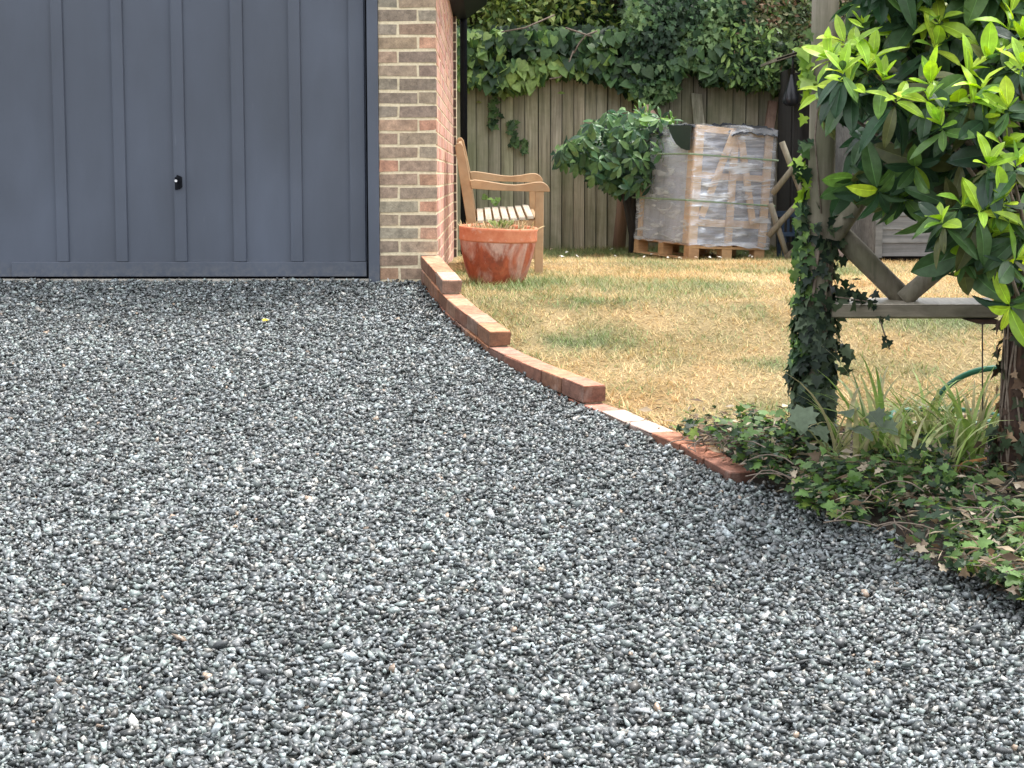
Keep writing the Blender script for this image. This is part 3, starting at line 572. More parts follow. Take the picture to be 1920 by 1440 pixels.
def tree(name, x, y, r, zc, h, n, L, pal, label, trunk=.09):
    root = empty(name, (x, y, -.1), label, 'tree', 'trees behind the fence')
    mb = MB(); mb.tube([(x, y, -.3), (x+.05, y, zc-h*.4), (x-.05, y, zc+h*.3)], [trunk, trunk*.8, trunk*.3], 9, wob=.1)
    for k in range(7):
        a = rnd.uniform(0, 2*PI); e = Vector((x+math.cos(a)*r*.7, y+math.sin(a)*r*.7, zc+rnd.uniform(-.5, .6)*h)); s = Vector((x, y, zc-h*.5)); mb.tube([s, (s+e)/2+Vector((0, 0, .15)), e], [trunk*.5, trunk*.35, .01], 6)
    mb.build('trunk', M_BRANCH, root, True)
    nc = 26; cl = unit(RG.normal(size=(nc, 3)))*RG.uniform(.45, 1, (nc, 1))*np.array([r, r, h]); cl += np.array([x, y, zc])
    p = cl[RG.integers(0, nc, n)]+RG.normal(0, .30*min(r, h), (n, 3))
    ax = RG.normal(size=(n, 3))+np.array([0, 0, -.4]); nr = RG.normal(size=(n, 3))+np.array([0, -.5, .6]); pal = np.array(pal)
    V, F, C = scatter(T_SIMPLE, p, ax, nr, RG.uniform(*L, n), pal[RG.integers(0, len(pal), n)]*RG.uniform(.7, 1.4, (n, 1))); mesh_np('crown', V, F, M_LEAF, root, C)
YG = [(.16, .22, .06), (.24, .30, .08), (.32, .36, .12), (.10, .16, .05)]
tree('tree', -.2, 17.3, 1.1, 2.35, .9, 17000, (.05, .10), YG, 'yellow-green leafy tree rising behind the fence beside the garage eaves')
tree('tree', 1.3, 17.6, 1.2, 2.6, 1.1, 18000, (.05, .10), DG+LG, 'dark green leafy tree behind the middle of the fence')
tree('tree', 3.0, 17.7, 1.2, 2.6, 1.2, 17000, (.05, .09), ROSY+LG, 'pale bushy tree with brownish tips behind the right end of the fence')
tree('tree', 5.2, 17.2, 1.4, 2.4, 1.5, 17000, (.05, .10), DG+LG[:2], 'dark tree standing behind the garden shed')
hd_ = thing_np('hedge', [leaves(26000, (-6, 12), (19, 20), lambda X, n: RG.random(n)**.8*5.2-.1, T_SIMPLE, (.12, .24), DG+LG[:2], .3, jit_=.7)], M_LEAF, 'tall dark hedge standing far behind the fence and the trees', 'hedge')
# ivy sprigs on the boards
for (x0, y0, x1, y1, nn, lab) in ((927, 165, 925, 238, 30, 'ivy sprig climbing the fence boards, tallest of the three'), (958, 228, 966, 272, 26, 'bushy ivy sprig in the middle of the fence boards near the bench'), (978, 262, 984, 284, 14, 'small low ivy sprig on the fence boards nearest the shrub'), (890, 300, 896, 340, 0, '')):
    if not nn: continue
    t = RG.random(nn); pxs = x0+(x1-x0)*t+RG.normal(0, 5, nn); pys = y0+(y1-y0)*t; pos = np.array([P(a, b, FY-.06)[:] for a, b in zip(pxs, pys)])
    thing_np('ivy_sprig', [scatter(T_IVY, pos, RG.normal(0, .5, (nn, 3))+[0, -.1, -.6], RG.normal(0, .3, (nn, 3))+[0, -1, .3], RG.uniform(.045, .075, nn), np.array(DG)[RG.integers(1, 4, nn)]*1.3)], M_LEAF, lab, 'ivy', 'ivy sprigs on the fence boards')
pos = np.array([P(a, b, 15.6)[:] for a, b in ((908, 374), (916, 372), (921, 377), (930, 373), (934, 371), (905, 368), (926, 384))])
thing_np('seedling', [scatter(T_HEART, pos, RG.normal(0, .6, (7, 3))+[.3, 0, -.2], RG.normal(0, .3, (7, 3))+[0, -1, .4], np.full(7, .055), np.array([.22, .34, .09])*RG.uniform(.7, 1.2, (7, 1)))], M_LEAF, 'bright green seedling leaves seen under the bench armrest', 'plant')
# ------------------------------------------------------------------ rosette shrubs (leaf whorls at the shoot tips)
def whorls(cs, T, Lr, nleaf, fresh, dark, fresh_frac, droop):
    """cs: list of (centre, shoot axis, freshness 0..1, size factor)"""
    out = []
    for c, ax, fr, sf in cs:
        ax = Vector(ax).normalized(); u = ax.orthogonal().normalized(); v = ax.cross(u); n = int(nleaf*rnd.uniform(.8, 1.2)); pos = []; axs = []; nrs = []; Ls = []; cols = []; w_ = []
        for k in range(n):
            t = k/n; an = k*2.399+rnd.uniform(-.25, .25); rad = u*math.cos(an)+v*math.sin(an)
            young = (t > .5) and fr > .15
            el = (.30+1.0*max(0, t-.5)*2+rnd.uniform(-.15, .2)) if young else (-.35*droop+rnd.uniform(-.3, .35))
            a = (rad*math.cos(el)+ax*math.sin(el)).normalized(); nn_ = (ax*math.cos(el)-rad*math.sin(el))+Vector((rnd.gauss(0, .18), rnd.gauss(0, .18), rnd.gauss(0, .18)))
            if not young: a = (a+Vector((0, 0, -.35*droop))).normalized()
            L = rnd.uniform(*Lr)*sf*(.60+.3*rnd.random() if young else rnd.uniform(.8, 1.15))
            cA, cB = (fresh, dark); base = Vector(rnd.choice(cA if young and rnd.random() < fr*1.1 else cB)); base = base*rnd.uniform(.75, 1.25)
            pos.append(c+ax*(t*.05*sf)); axs.append(a); nrs.append(nn_); Ls.append(L); cols.append(base); w_.append(L*rnd.uniform(.8, 1.15))
        out.append(scatter(T, np.array([p[:] for p in pos]), np.array([p[:] for p in axs]), np.array([p[:] for p in nrs]), np.array(Ls), np.array([p[:] for p in cols]), np.array(w_)))
    return out
FRESH = [(.38, .56, .05), (.50, .64, .07), (.29, .47, .05), (.36, .53, .06), (.20, .36, .05)]; OLD = [(.028, .062, .030), (.036, .080, .036), (.05, .10, .045), (.024, .052, .030), (.075, .145, .05), (.11, .20, .055), (.14, .25, .06), (.05, .10, .04), (.04, .09, .045), (.10, .11, .04)]
MIDG = [(.12, .24, .05), (.18, .32, .06), (.22, .36, .07)]
shrub = empty('evergreen_shrub', P(1185, 470, 15.3), 'rounded dark evergreen shrub growing in front of the fence left of the pallet', 'shrub')
cs = []
for k in range(185):
    while True:
        px = rnd.uniform(1045, 1262); py = rnd.uniform(212, 362)
        cx_ = (px-1150)/108; top = 212+78*max(0, (1150-px)/105)**1.6+ (14 if px > 1215 else 0); bot = 302+ 52*min(1, max(0, (px-1070)/80)) - 70*max(0, (px-1215)/50)
        if top < py < bot: break
    y = rnd.uniform(14.75, 15.75); c = P(px, py, y); cs.append((c, Vector((cx_*.5+rnd.gauss(0, .25), -.75+rnd.gauss(0, .2), .75-(py-212)/190)), .45 if (px > 1190 and py < 255) else .12, 1.0))
thing_np('foliage', whorls(cs, T_OBO, (.09, .15), 9, MIDG, [(.05, .115, .055), (.08, .17, .07), (.11, .21, .08), (.035, .08, .045), (.16, .27, .10)], .3, .9), M_GLOSS, None, None, parent=shrub)
mb = MB(); b0 = P(1188, 474, 15.3)
for e in ((1185, 300), (1150, 300), (1215, 290), (1165, 270)): mb.tube([b0+Vector((rnd.uniform(-.06, .06), 0, 0)), P((1188*2+e[0])/3, 385, 15.3), P(e[0], e[1], 15.3)], [.035, .028, .012], 7)
mb.build('stem', M_DARKWOOD, shrub, True)
# ------------------------------------------------------------------ pallet and wrapped load
pz = P(1291, 487, 14.2); zb0 = pz.z
Lm = Matrix.Translation(pz) @ Matrix.Rotation(R(2.6), 4, 'Y') @ Matrix.Rotation(R(19), 4, 'Z')
PW, PD = .675, 1.10
pal = empty('pallet', pz+Vector((.25, .5, 0)), 'pale wooden pallet standing on the grass in front of the fence', 'pallet')
mb = MB()
for v0 in (0, (PD-.1)/2, PD-.1):
    mb.box(0, PW, v0, v0+.095, .092, .110, 0, (1, 1, 1), Lm)
for u0 in np.linspace(0, PW-.1, 5): mb.box(u0, u0+.095, 0, PD, .1105, .128, 0, jit((1, 1, 1)), Lm)
mb.build('deck', M_PALLET, pal, bevel=.002)
for u0 in (0, PW/2-.045, PW-.09):
    for v0 in (0, (PD-.1)/2, PD-.1):
        m2 = MB(); m2.box(u0, u0+.09, v0+.003, v0+.1, .016, .0915, 0, jit((1, 1, 1)), Lm, j=.001); m2.build('block', M_PALLET, pal, bevel=.002)
mb = MB()
for u0 in (0, PW/2-.045, PW-.09): mb.box(u0, u0+.09, 0, PD, 0, .0155, 0, jit((1, 1, 1)), Lm)
mb.build('skid', M_PALLET, pal)
load = empty('wrapped_load', Lm @ Vector((.3, .5, .13)), 'tall pine crate of slabs shrouded in clear stretch wrap on the pallet', 'crate')
LZ = .13; H = .935; LW, LD = .70, 1.03; u00 = -.008
Ll = Lm @ Matrix.Translation((u00, .015, LZ)) @ Matrix.Rotation(R(.6), 4, 'Y')
mb = MB(); mb.box(.035, LW-.03, .035, LD*.50, .001, H-.03, 0, (1, 1, 1), Ll)
mb.build('stone_slabs', M_CONTENT, load)
mb = MB(); mb.box(.02, LW-.05, LD*.5+.002, LD-.02, .001, H-.09, 0, (1, 1, 1), Ll); mb.box(.0165, .034, .045, LD*.5, .001, H-.05, 0, (1, 1, 1), Ll); mb.build('grey_sheeting', M_SHEET, load, bevel=.01)
def bar(u0, w0, u1, w1, wd, dpt=.0):
    m2 = MB(); a = Vector((u0, dpt, w0)); b = Vector((u1, dpt, w1)); t = (b-a).normalized(); s = Vector((t.z, 0, -t.x))*wd/2
    m2.prism([Ll @ (a-s), Ll @ (a+s), Ll @ (b+s), Ll @ (b-s)], (Ll.to_3x3() @ Vector((0, .02, 0)))); return m2.build('frame_board', M_PINE, load, bevel=.001)
for args in ((.042, .0, .042, H-.01, .08), (LW*.515, .0, LW*.515, H-.02, .062), (LW-.035, .0, LW-.035, H-.03, .068)): bar(*args)
bar(LW*.485, H-.03, LW*.14, .22, .055, -.021); bar(LW*.56, H-.03, LW*.80, .18, .055, -.021); bar(.02, .545, LW-.02, .545, .05, .021); bar(.02, .17, LW-.02, .17, .06, .021); bar(.02, H-.02, LW-.02, H-.04, .05, .021)
mb = MB(); mb.box(-.003, .0155, .015, .10, 0, H-.02, 0, (1, 1, 1), Ll); mb.build('frame_board', M_PINE, load); mb = MB(); mb.box(-.003, .0155, LD-.1, LD-.03, 0, H-.1, 0, (1, 1, 1), Ll); mb.build('frame_board', M_PINE, load)
# the film: a wrinkled skin round four sides
def skin(name, corners, z0, z1, nz, nper, amp, mat, parent, M, seed=0, closed=True, ztop=None):
    ring = []; k = len(corners)
    for i in range(k if closed else k-1):
        a, b = Vector(corners[i]), Vector(corners[(i+1) % k])
        for j in range(nper): ring.append(a.lerp(b, j/nper))
    if not closed: ring.append(Vector(corners[-1]))
    cen = sum((Vector(c) for c in corners), Vector((0, 0)))/k; V = []; n = len(ring)
    for i in range(nz+1):
        for j, q in enumerate(ring):
            z = z0+(z1-z0)*i/nz; dd = mnoise.noise(Vector((q.x*7, q.y*7+seed, z*16)))*amp+mnoise.noise(Vector((q.x*22, q.y*22+seed, z*40)))*amp*.4
            o_ = (q-cen).normalized()*dd; zz = z+(mnoise.noise(Vector((q.x*9, q.y*9, seed)))*.02 if i in (0, nz) else 0); V.append(M @ Vector((q.x+o_.x, q.y+o_.y, zz)))
    F = [(i*n+j, i*n+(j+1) % n, (i+1)*n+(j+1) % n, (i+1)*n+j) for i in range(nz) for j in range(n if closed else n-1)]
    mb = MB(); mb.add(V, F); return mb.build(name, mat, parent, True)
e = .048; skin('stretch_wrap', [(-.012, -e+.008), (LW+.012, -e+.008), (LW+.012, LD+.01), (-.012, LD+.01)], -.012, H+.012, 60, 34, .011, M_WRAP, load, Ll)
mb = MB(); NX = 22
def crumple(u0, u1, v0, v1, zt, drop, amp, name, seed):
    mb = MB(); V = []; nu, nv = 26, 18
    for i in range(nu+1):
        for j in range(nv+1):
            u = u0+(u1-u0)*i/nu; v = v0+(v1-v0)*j/nv; q = Vector((u*14, v*14, seed)); z = zt+mnoise.noise(q)*amp+mnoise.noise(q*3)*amp*.5
            ed = min(i, nu-i)/nu; ef = j/nv; z -= drop*max(0, 1-ef*6)+ .02*max(0, 1-ed*10); V.append(Ll @ Vector((u, v+mnoise.noise(q+Vector((5, 5, 5)))*amp, z)))
    F = [(i*(nv+1)+j, (i+1)*(nv+1)+j, (i+1)*(nv+1)+j+1, i*(nv+1)+j+1) for i in range(nu) for j in range(nv)]
    mb.add(V, F); return mb.build(name, M_BLACK, load, True)
crumple(LW*.43, LW+.03, -.065, LD*.9, H+.03, .075, .028, 'black_cover', 3.0); crumple(-.04, LW*.42, LD*.55, LD+.04, H-.02, .05, .04, 'black_cover', 8.0)
# black plastic hanging over the near corner of the left face
mb = MB(); mb.prism([Ll @ Vector(q) for q in ((-.052, -.03, H-.005), (-.052, .40, H+.0), (-.052, .37, H-.05), (-.052, .31, H-.10), (-.052, .23, H-.15), (-.052, .13, H-.185), (-.052, .03, H-.20), (-.052, -.03, H-.20))], Ll.to_3x3() @ Vector((.004, 0, 0))); mb.build('black_flap', M_FLAP, load)
crumple(-.05, LW*.12, .0, .42, H+.005, .02, .02, 'black_cover', 12.0)
for zf in (.36, .75):
    mb = MB(); q = [(-.058, LD*.99), (-.058, -e-.006), (LW+.024, -e-.006), (LW+.024, LD*.99)]
    mb.tube([Ll @ Vector((a, b, zf*H+.006*math.sin(i*2))) for i, (a, b) in enumerate(q)], .008, 6, flat=1); mb.build('strap', M_STRAP, load)
# ------------------------------------------------------------------ far right: open store, hanging bag, lattice, shed
SY = 15.4
store = empty('log_store', P(1540, 470, SY), 'dark open lean-to store with a small weathered board roof beside the fence', 'shelter')
mb = MB(); a = P(1476, 300, SY+.1).x; b = P(1660, 300, SY+.1).x; mb.box(a, b, SY+.60, SY+.64, -.2, 1.5); mb.box(a, a+.03, SY-.05, SY+.6, -.2, 1.5); mb.build('wall', M_DARKWOOD, store)
mb = MB()
p0, p1 = P(1443, 119, SY-.35), P(1534, 90, SY-.35)
for k, (dz, l0) in enumerate(((.0, 0), (.026, -.06))):
    d = (p1-p0); q0 = p0+Vector((-l0, 0, dz)); mb.prism([q0, q0+d*1.9, q0+d*1.9+Vector((0, 0, .022)), q0+Vector((0, 0, .022))], (0, .50+.02*k, .0))
mb.build('roof', M_POST, store)
mb = MB(); mb.box(P(1480, 300, SY).x, P(1480, 300, SY).x+.07, SY-.2, SY-.13, -.2, 1.45); mb.build('post', M_DARKWOOD, store)
bagc = P(1484, 176, SY-.30); mb = MB(); prof = [(.012, .16), (.018, .13), (.034, .08), (.055, .02), (.07, -.04), (.068, -.075), (.045, -.098), (.0, -.104)]
V = []; n = 22
for r_, z_ in prof:
    for q in range(n): an = 2*PI*q/n; rr = r_*(1+.12*math.sin(an*5+z_*9)); V.append(bagc+Vector((rr*math.cos(an), rr*.7*math.sin(an), z_)))
mb.add(V, [(i*n+q, i*n+(q+1) % n, (i+1)*n+(q+1) % n, (i+1)*n+q) for i in range(len(prof)-1) for q in range(n)]); mb.tube([bagc+Vector((0, 0, .15)), bagc+Vector((.01, 0, .36))], .008, 6)
tag(mb.build('plastic_bag', M_BAG, None, True), 'black plastic bag hanging under the weathered store roof', 'bag')
lat = empty('trellis', P(1480, 485, 13.9), 'rustic criss-cross pole trellis at the back of the lawn beside the pallet', 'trellis')
for (x0, y0, x1, y1, wdt) in ((1466, 266, 1536, 452, .035), (1444, 382, 1477, 484, .035), (1448, 364, 1512, 284, .036), (1440, 443, 1522, 352, .036), (1474, 484, 1560, 402, .036), (1604, 312, 1556, 396, .036), (1530, 300, 1580, 400, .035), (1512, 284, 1560, 230, .036)):
    mb = MB(); yo = 13.9 if x1 > x0 and y1 > y0 else 13.86; mb.tube([P(x0, y0, yo), P((x0+x1)/2, (y0+y1)/2, yo), P(x1, y1, yo)], [wdt*.68, wdt*.62, wdt*.6], 8, wob=.06); mb.build('pole', M_POST, lat, True)
bx = empty('garden_chair', P(1490, 470, 14.8), 'dark blue slatted plastic chair stored behind the trellis poles', 'chair')
mb = MB()
for k in range(6): mb.box(P(1466+k*10, 400, 14.8).x, P(1471+k*10, 400, 14.8).x, 14.8, 14.82, P(0, 455, 14.8).z, P(0, 405, 14.8).z)
mb.box(P(1463, 0, 14.8).x, P(1526, 0, 14.8).x, 14.785, 14.835, P(0, 407, 14.8).z, P(0, 396, 14.8).z); mb.build('backrest', M_BLUE, bx)
mb = MB(); mb.box(P(1463, 0, 14.8).x, P(1526, 0, 14.8).x, 14.5, 14.84, P(0, 437, 14.8).z-.02, P(0, 431, 14.8).z-.02); mb.build('seat', M_BLUE, bx)
for xx in (1465, 1520):
    for yy in (14.52, 14.79): mb = MB(); zz = float(zl(2.4, yy)); mb.box(P(xx, 0, 14.8).x, P(xx, 0, 14.8).x+.03, yy, yy+.03, zz, P(0, 437, 14.8).z-.021); mb.build('leg', M_BLUE, bx)
shed = empty('garden_shed', P(1750, 480, 13.4), 'grey horizontally boarded garden shed behind the laurel', 'shed')
SX0 = P(1640, 440, 13.3).x; z = P(0, 481, 13.3).z; mb = MB(); zz = z
while zz < 1.75:
    mb.prism([(SX0, 13.3, zz), (SX0, 13.285, zz), (SX0, 13.297, zz+.098), (SX0, 13.31, zz+.098)], (2.6, 0, 0), 0, jit((1, 1, 1) if zz < .33 else (.26, .25, .25), .15)); zz += .1  # upper boards darkened: the shade behind the laurel put into their colour
mb.box(SX0, SX0+.03, 13.312, 15.2, z, 1.72); mb.build('wall', M_SHED, shed)
mb = MB(); mb.box(SX0-.001, SX0+.05, 13.262, 13.284, z-.01, 1.72); mb.build('corner_board', M_SHED, shed)
mb = MB(); mb.box(SX0-.1, SX0+2.7, 13.15, 15.3, 1.76, 1.82); mb.build('roof', M_DARKWOOD, shed)
mb = MB(); mb.box(SX0+.1, SX0+2.5, 13.5, 15.1, -.14, z-.001); mb.build('base', M_DARKWOOD, shed)
mb = MB(); a = P(1578, 496, 13.6); mb.tube([a+Vector((0, 0, -.05)), a+Vector((-.005, 0, .1)), a+Vector((.01, 0, .22))], [.062, .045, .05], 10, wob=.15); tag(mb.build('tree_stump', M_STUMP, None, True), 'pale pinkish tree stump on the far lawn behind the near post', 'stump')
# ------------------------------------------------------------------ near trellis of round poles
TY = 6.6
tr = empty('pole_trellis', P(1700, 700, TY), 'near rustic timber frame of round posts, a rail and crossed braces beside the drive', 'trellis')
mb = MB(); b0 = P(1530, 830, TY); t0 = P(1547, 0, TY); mb.tube([(t0.x, TY, -.55), (t0.x+.003, TY, 0), (t0.x-.002, TY, .3), (t0.x, TY, .7), (t0.x+.003, TY, 1.9)], [.049, .048, .049, .049, .050], 16, wob=.02); mb.build('post', M_POST, tr, True)
mb = MB(); t1 = P(1912, 700, 6.25).x; mb.tube([(t1, 6.25, -.62), (t1-.008, 6.25, -.3), (t1+.003, 6.25, 0), (t1, 6.25, .35), (t1+.01, 6.25, .9), (t1, 6.25, 1.9)], [.062, .055, .058, .05, .05, .05], 18, wob=.09); mb.build('post', M_BARK, tr, True)
def seg(p0, p1, r, mat, n=14, flat=1, name='brace'):
    mb = MB(); p0, p1 = Vector(p0), Vector(p1); mb.tube([p0, p0.lerp(p1, .33), p0.lerp(p1, .66), p1], [r, r*1.02, r*.97, r], n, flat=flat, wob=.02); return mb.build(name, mat, tr, True)
mb = MB(); a0, a1 = P(1556, 571, TY-.02), P(1867, 571, TY-.14); d = a1-a0; mb.prism([a0+Vector((0, -.04, 0)), a0+Vector((0, -.04, -.044)), a0+Vector((0, .0, -.052)), a0+Vector((0, .09, -.046)), a0+Vector((0, .11, .003))], d); mb.build('rail', M_RAIL, tr, bevel=.004); mb = MB(); mb.prism([a0+Vector((0, -.038, .0012)), a0+Vector((0, -.038, .0040)), a0+Vector((0, .108, .0180)), a0+Vector((0, .108, .0042))], d); mb.build('rail_highlight', M_SLAT, tr)  # pale strip added on the cut rail top: its white highlight as colour
mb = MB(); q = a0+d*.80; mb.prism([q+Vector((0, -.035, -.0525)), q+Vector((.05, -.035, -.068)), q+d*.2+Vector((0, -.035, -.07)), q+d*.2+Vector((0, -.035, -.0525))], (0, .05, 0)); mb.build('bracket', M_BARK, tr)
seg(P(1560, 425, TY+.02), P(1706, 572, TY-.0), .041, M_POST); seg(P(1693, 562, TY-.05), P(1830, 445, TY-.06), .033, M_POST); seg(P(1556, 452, TY-.02), P(1660, 300, TY-.02), .036, M_POST); seg(P(1556, 105, TY), P(1640, -15, TY), .033, M_POST)
seg(P(1660, 300, TY-.02), P(1790, 110, TY), .036, M_POST)
mb = MB(); q = P(1842, 600, TY-.15); mb.tube([q, P(1842, 620, TY-.15), P(1842, 700, TY-.15), P(1843, 815, TY-.15)], .0028, 6); mb.tube([q+Vector((0, 0, -.0)), q+Vector((0, 0, -.016))], .009, 8); tag(mb.build('metal_rod', M_ROD, None), 'thin rusty rod hanging down from the end of the trellis rail', 'rod')
# hose: a standing loop and a coil on the grass
mb = MB(); cpt = P(1873, 800, 6.95); pts = []
for k in range(33):
    an = PI*1.06-k/32*PI*1.15; pts.append(P(1871+131*math.cos(an), 802-112*math.sin(an), 6.95-.002*k))
mb.tube(pts, .0118, 10); pts = []
for k in range(40):
    an = k/39*2*PI*1.0; X = P(1800, 800, 7.0).x+.23*math.cos(an); Yy = 7.22+.17*math.sin(an); pts.append((X, Yy, float(zl(X, Yy))+.014+.0004*k))
mb.tube(pts, .0118, 10, caps=True); tag(mb.build('garden_hose', M_HOSE, None, True), 'green garden hose standing in a loop above a coil on the grass', 'hose')
# ------------------------------------------------------------------ ivy on the near post
def ivy_post(cx, cy, z0, z1, n, r, dens, L=(.03, .062), pal=DG):
    z = z0+(z1-z0)*RG.random(n)**dens; a = RG.uniform(0, 2*PI, n); rr = r*RG.uniform(.9, 1.45, n); pos = np.stack([cx+rr*np.cos(a), cy+rr*np.sin(a), z], 1)
    ax = np.stack([-np.sin(a)*RG.normal(0, .7, n)+np.cos(a)*.25, np.cos(a)*RG.normal(0, .7, n)+np.sin(a)*.25, -np.ones(n)*.8+RG.normal(0, .35, n)], 1); nr = np.stack([np.cos(a), np.sin(a), np.full(n, .25)], 1)+RG.normal(0, .3, (n, 3))
    pal = np.array(pal); return scatter(T_IVY, pos, ax, nr, RG.uniform(*L, n), pal[RG.integers(0, len(pal), n)]*RG.uniform(.8, 1.6, (n, 1)))
DGI = [(.015, .028, .018), (.03, .05, .028), (.045, .07, .036), (.08, .11, .06)]
def spray(path, Y, n, L, pal, T=T_IVY, spread=6, jy=.03):
    path = np.array(path, float); t = RG.random(n)*(len(path)-1); i = np.minimum(t.astype(int), len(path)-2); f = (t-i)[:, None]; q = path[i]*(1-f)+path[i+1]*f+RG.normal(0, spread, (n, 2))
    pos = np.array([P(a, b, Y+rnd.uniform(-jy, jy))[:] for a, b in q]); pal = np.array(pal)
    return scatter(T, pos, RG.normal(0, .45, (n, 3))+[0, -.1, -.8], RG.normal(0, .45, (n, 3))+[0, -1, .35], RG.uniform(*L, n), pal[RG.integers(0, len(pal), n)]*RG.uniform(.75, 1.3, (n, 1)))
px0 = t0.x-.006; LIME = [(.24, .38, .06), (.30, .45, .07), (.18, .30, .06), (.12, .2, .06)]
iv = empty('ivy_vine', P(1530, 820, TY), 'dark ivy climbing the near round post of the trellis', 'ivy')
thing_np('foliage', [ivy_post(px0, TY, -.42, .43, 520, .052, 1.5, (.026, .055), DGI), ivy_post(px0-.012, TY, -.42, .12, 620, .060, 1.1, (.026, .055), DGI), ivy_post(px0-.05, TY-.01, -.1, .5, 150, .03, 1, (.03, .055), LG[:3]),
   spray([(1516, 60), (1508, 110), (1512, 160), (1518, 230)], TY-.03, 16, (.045, .075), LIME), spray([(1512, 260), (1498, 300), (1506, 350), (1500, 400)], TY-.03, 26, (.035, .06), LIME[:2]+LG[:2]), spray([(1506, 400), (1502, 470), (1512, 540)], TY-.02, 34, (.03, .05), LG[:3], spread=9),
   spray([(1570, 560), (1610, 556), (1640, 552)], TY-.05, 26, (.03, .05), DGI, spread=10), spray([(1630, 560), (1650, 590), (1660, 620), (1668, 652)], TY-.1, 11, (.022, .035), DGI, spread=6), spray([(1580, 380), (1572, 430), (1578, 520), (1580, 600)], TY-.02, 26, (.03, .05), DGI+LG[:1], spread=8),
   spray([(1576, 640), (1585, 665), (1590, 690)], TY-.03, 8, (.045, .065), DGI)], M_LEAF, None, None, parent=iv)
mb = MB(); mb.tube([P(1566, 556, TY-.06), P(1630, 566, TY-.07), P(1650, 600, TY-.09), P(1668, 655, TY-.1)], .003, 5); mb.tube([P(1560, 60, TY-.055), P(1556, 110, TY-.055), P(1538, 150, TY-.055), P(1528, 260, TY-.055), P(1540, 400, TY-.055)], .0035, 5)
for k in range(7): a = rnd.uniform(-1.4, 1.4); mb.tube([(px0+.055*math.sin(a+.3*math.sin(q)), TY-.055*math.cos(a+.3*math.sin(q)), -.45+q*.12) for q in range(8)], .005, 5)
mb.build('stem', M_BRANCH, iv, True)
BROWNS = [(.09, .055, .035), (.05, .03, .02), (.05, .03, .02), (.28, .19, .12), (.04, .05, .025)]
dv = empty('dead_ivy', (t1, 6.25, -.5), 'brown withered ivy clinging to the dark post at the right edge', 'ivy')
thing_np('foliage', [ivy_post(t1, 6.25, -.55, .35, 230, .058, 1, (.03, .06), BROWNS), ivy_post(t1, 6.25, -.6, -.3, 120, .07, 1, (.03, .06), DGI)], M_DRYLEAF, None, None, parent=dv)
mb = MB()
for k in range(9): a = rnd.uniform(-1.5, 1.5); ph = rnd.random()*6; mb.tube([(t1+.062*math.sin(a+.35*math.sin(q+ph)), 6.25-.062*math.cos(a+.35*math.sin(q+ph)), -.6+q*.13) for q in range(9)], .004, 5)
mb.build('stem', M_BRANCH, dv, True)
# ------------------------------------------------------------------ laurel
lau = empty('laurel', P(1900, 960, 6.05), 'big glossy laurel with lime young shoots leaning over the trellis frame', 'shrub')
cs = []
tips = [(1590, 96, 5.8), (1625, 150, 5.7), (1655, 165, 5.65), (1580, 155, 5.65), (1675, 205, 5.6), (1770, 250, 5.5), (1850, 330, 5.4), (1845, 190, 5.5), (1890, 220, 5.45), (1800, 150, 5.6), (1765, 60, 5.8), (1700, 20, 5.9), (1840, 20, 5.8), (1880, 120, 5.6), (1905, 90, 5.6), (1775, 430, 5.4), (1830, 415, 5.4), (1890, 500, 5.35), (1568, 128, 5.75), (1608, 118, 5.8), (1640, 128, 5.8), (1600, 175, 5.7), (1552, 190, 5.85), (1745, 175, 5.6), (1738, 205, 5.55), (1812, 205, 5.5), (1835, 235, 5.5), (1800, 232, 5.6), (1712, 50, 5.9), (1655, 30, 6.0), (1815, 60, 5.8), (1880, 70, 5.7), (1905, 30, 5.8), (1745, 108, 5.8),
        (1765, 15, 5.9), (1850, 130, 5.6), (1910, 140, 5.5), (1790, 400, 5.45), (1880, 395, 5.4), (1850, 450, 5.45), (1905, 450, 5.4), (1900, 330, 5.4), (1870, 290, 5.5), (1688, 90, 5.9), (1620, 65, 6.0), (1700, -30, 6.0), (1810, -40, 5.9), (1900, -40, 5.8), (1620, 10, 6.1), (1950, 200, 5.5), (1960, 380, 5.4), (1970, 60, 5.6)]
for px, py, y in tips: cs.append((P(px, py, y), Vector((rnd.gauss(0, .3)+(px-1750)/700, -.55+rnd.gauss(0, .15), .85)), rnd.uniform(.75, 1), rnd.uniform(.85, 1.05)))
def inside(px, py):
    lo = np.interp(px, [1530, 1570, 1620, 1680, 1730, 1760, 1800, 1860, 1920, 2100], [230, 330, 380, 400, 360, 430, 450, 500, 520, 540]); return -120 < py < lo
for k in range(270):
    while True:
        px = rnd.uniform(1625, 2120); py = rnd.uniform(-150, 520)
        if inside(px, py): break
    y = rnd.uniform(5.75, 6.75); cs.append((P(px, py, y), Vector((rnd.gauss(0, .35)+(px-1750)/900, -.6+rnd.gauss(0, .25), .6)), .5 if rnd.random() < .35 else .1, rnd.uniform(.9, 1.15)))
for px, py, y in ((1640, 345, 5.9), (1600, 330, 6.0), (1680, 360, 6.0), (1770, 380, 5.7), (1800, 470, 5.6), (1870, 480, 5.6), (1890, 560, 5.6), (1700, 330, 6.1), (1720, 300, 5.8)): cs.append((P(px, py, y), Vector((rnd.gauss(0, .2), -.5, -.3)), .2, 1.1))
thing_np('foliage', whorls(cs[0::3], T_LAUREL, (.095, .165), 13, FRESH, OLD, .5, 1.0)+whorls(cs[1::3], T_LAUREL3, (.10, .17), 13, FRESH, OLD, .5, 1.1)+whorls(cs[2::3], T_LAUREL4, (.09, .155), 13, FRESH, OLD, .5, .8)+whorls(cs[80:130], T_LAUREL2, (.12, .18), 5, MIDG, OLD+MIDG, .5, 1.3), M_GLOSS, None, None, parent=lau)
mb = MB(); base_ = Vector((t1+.10, 6.1, -.62))
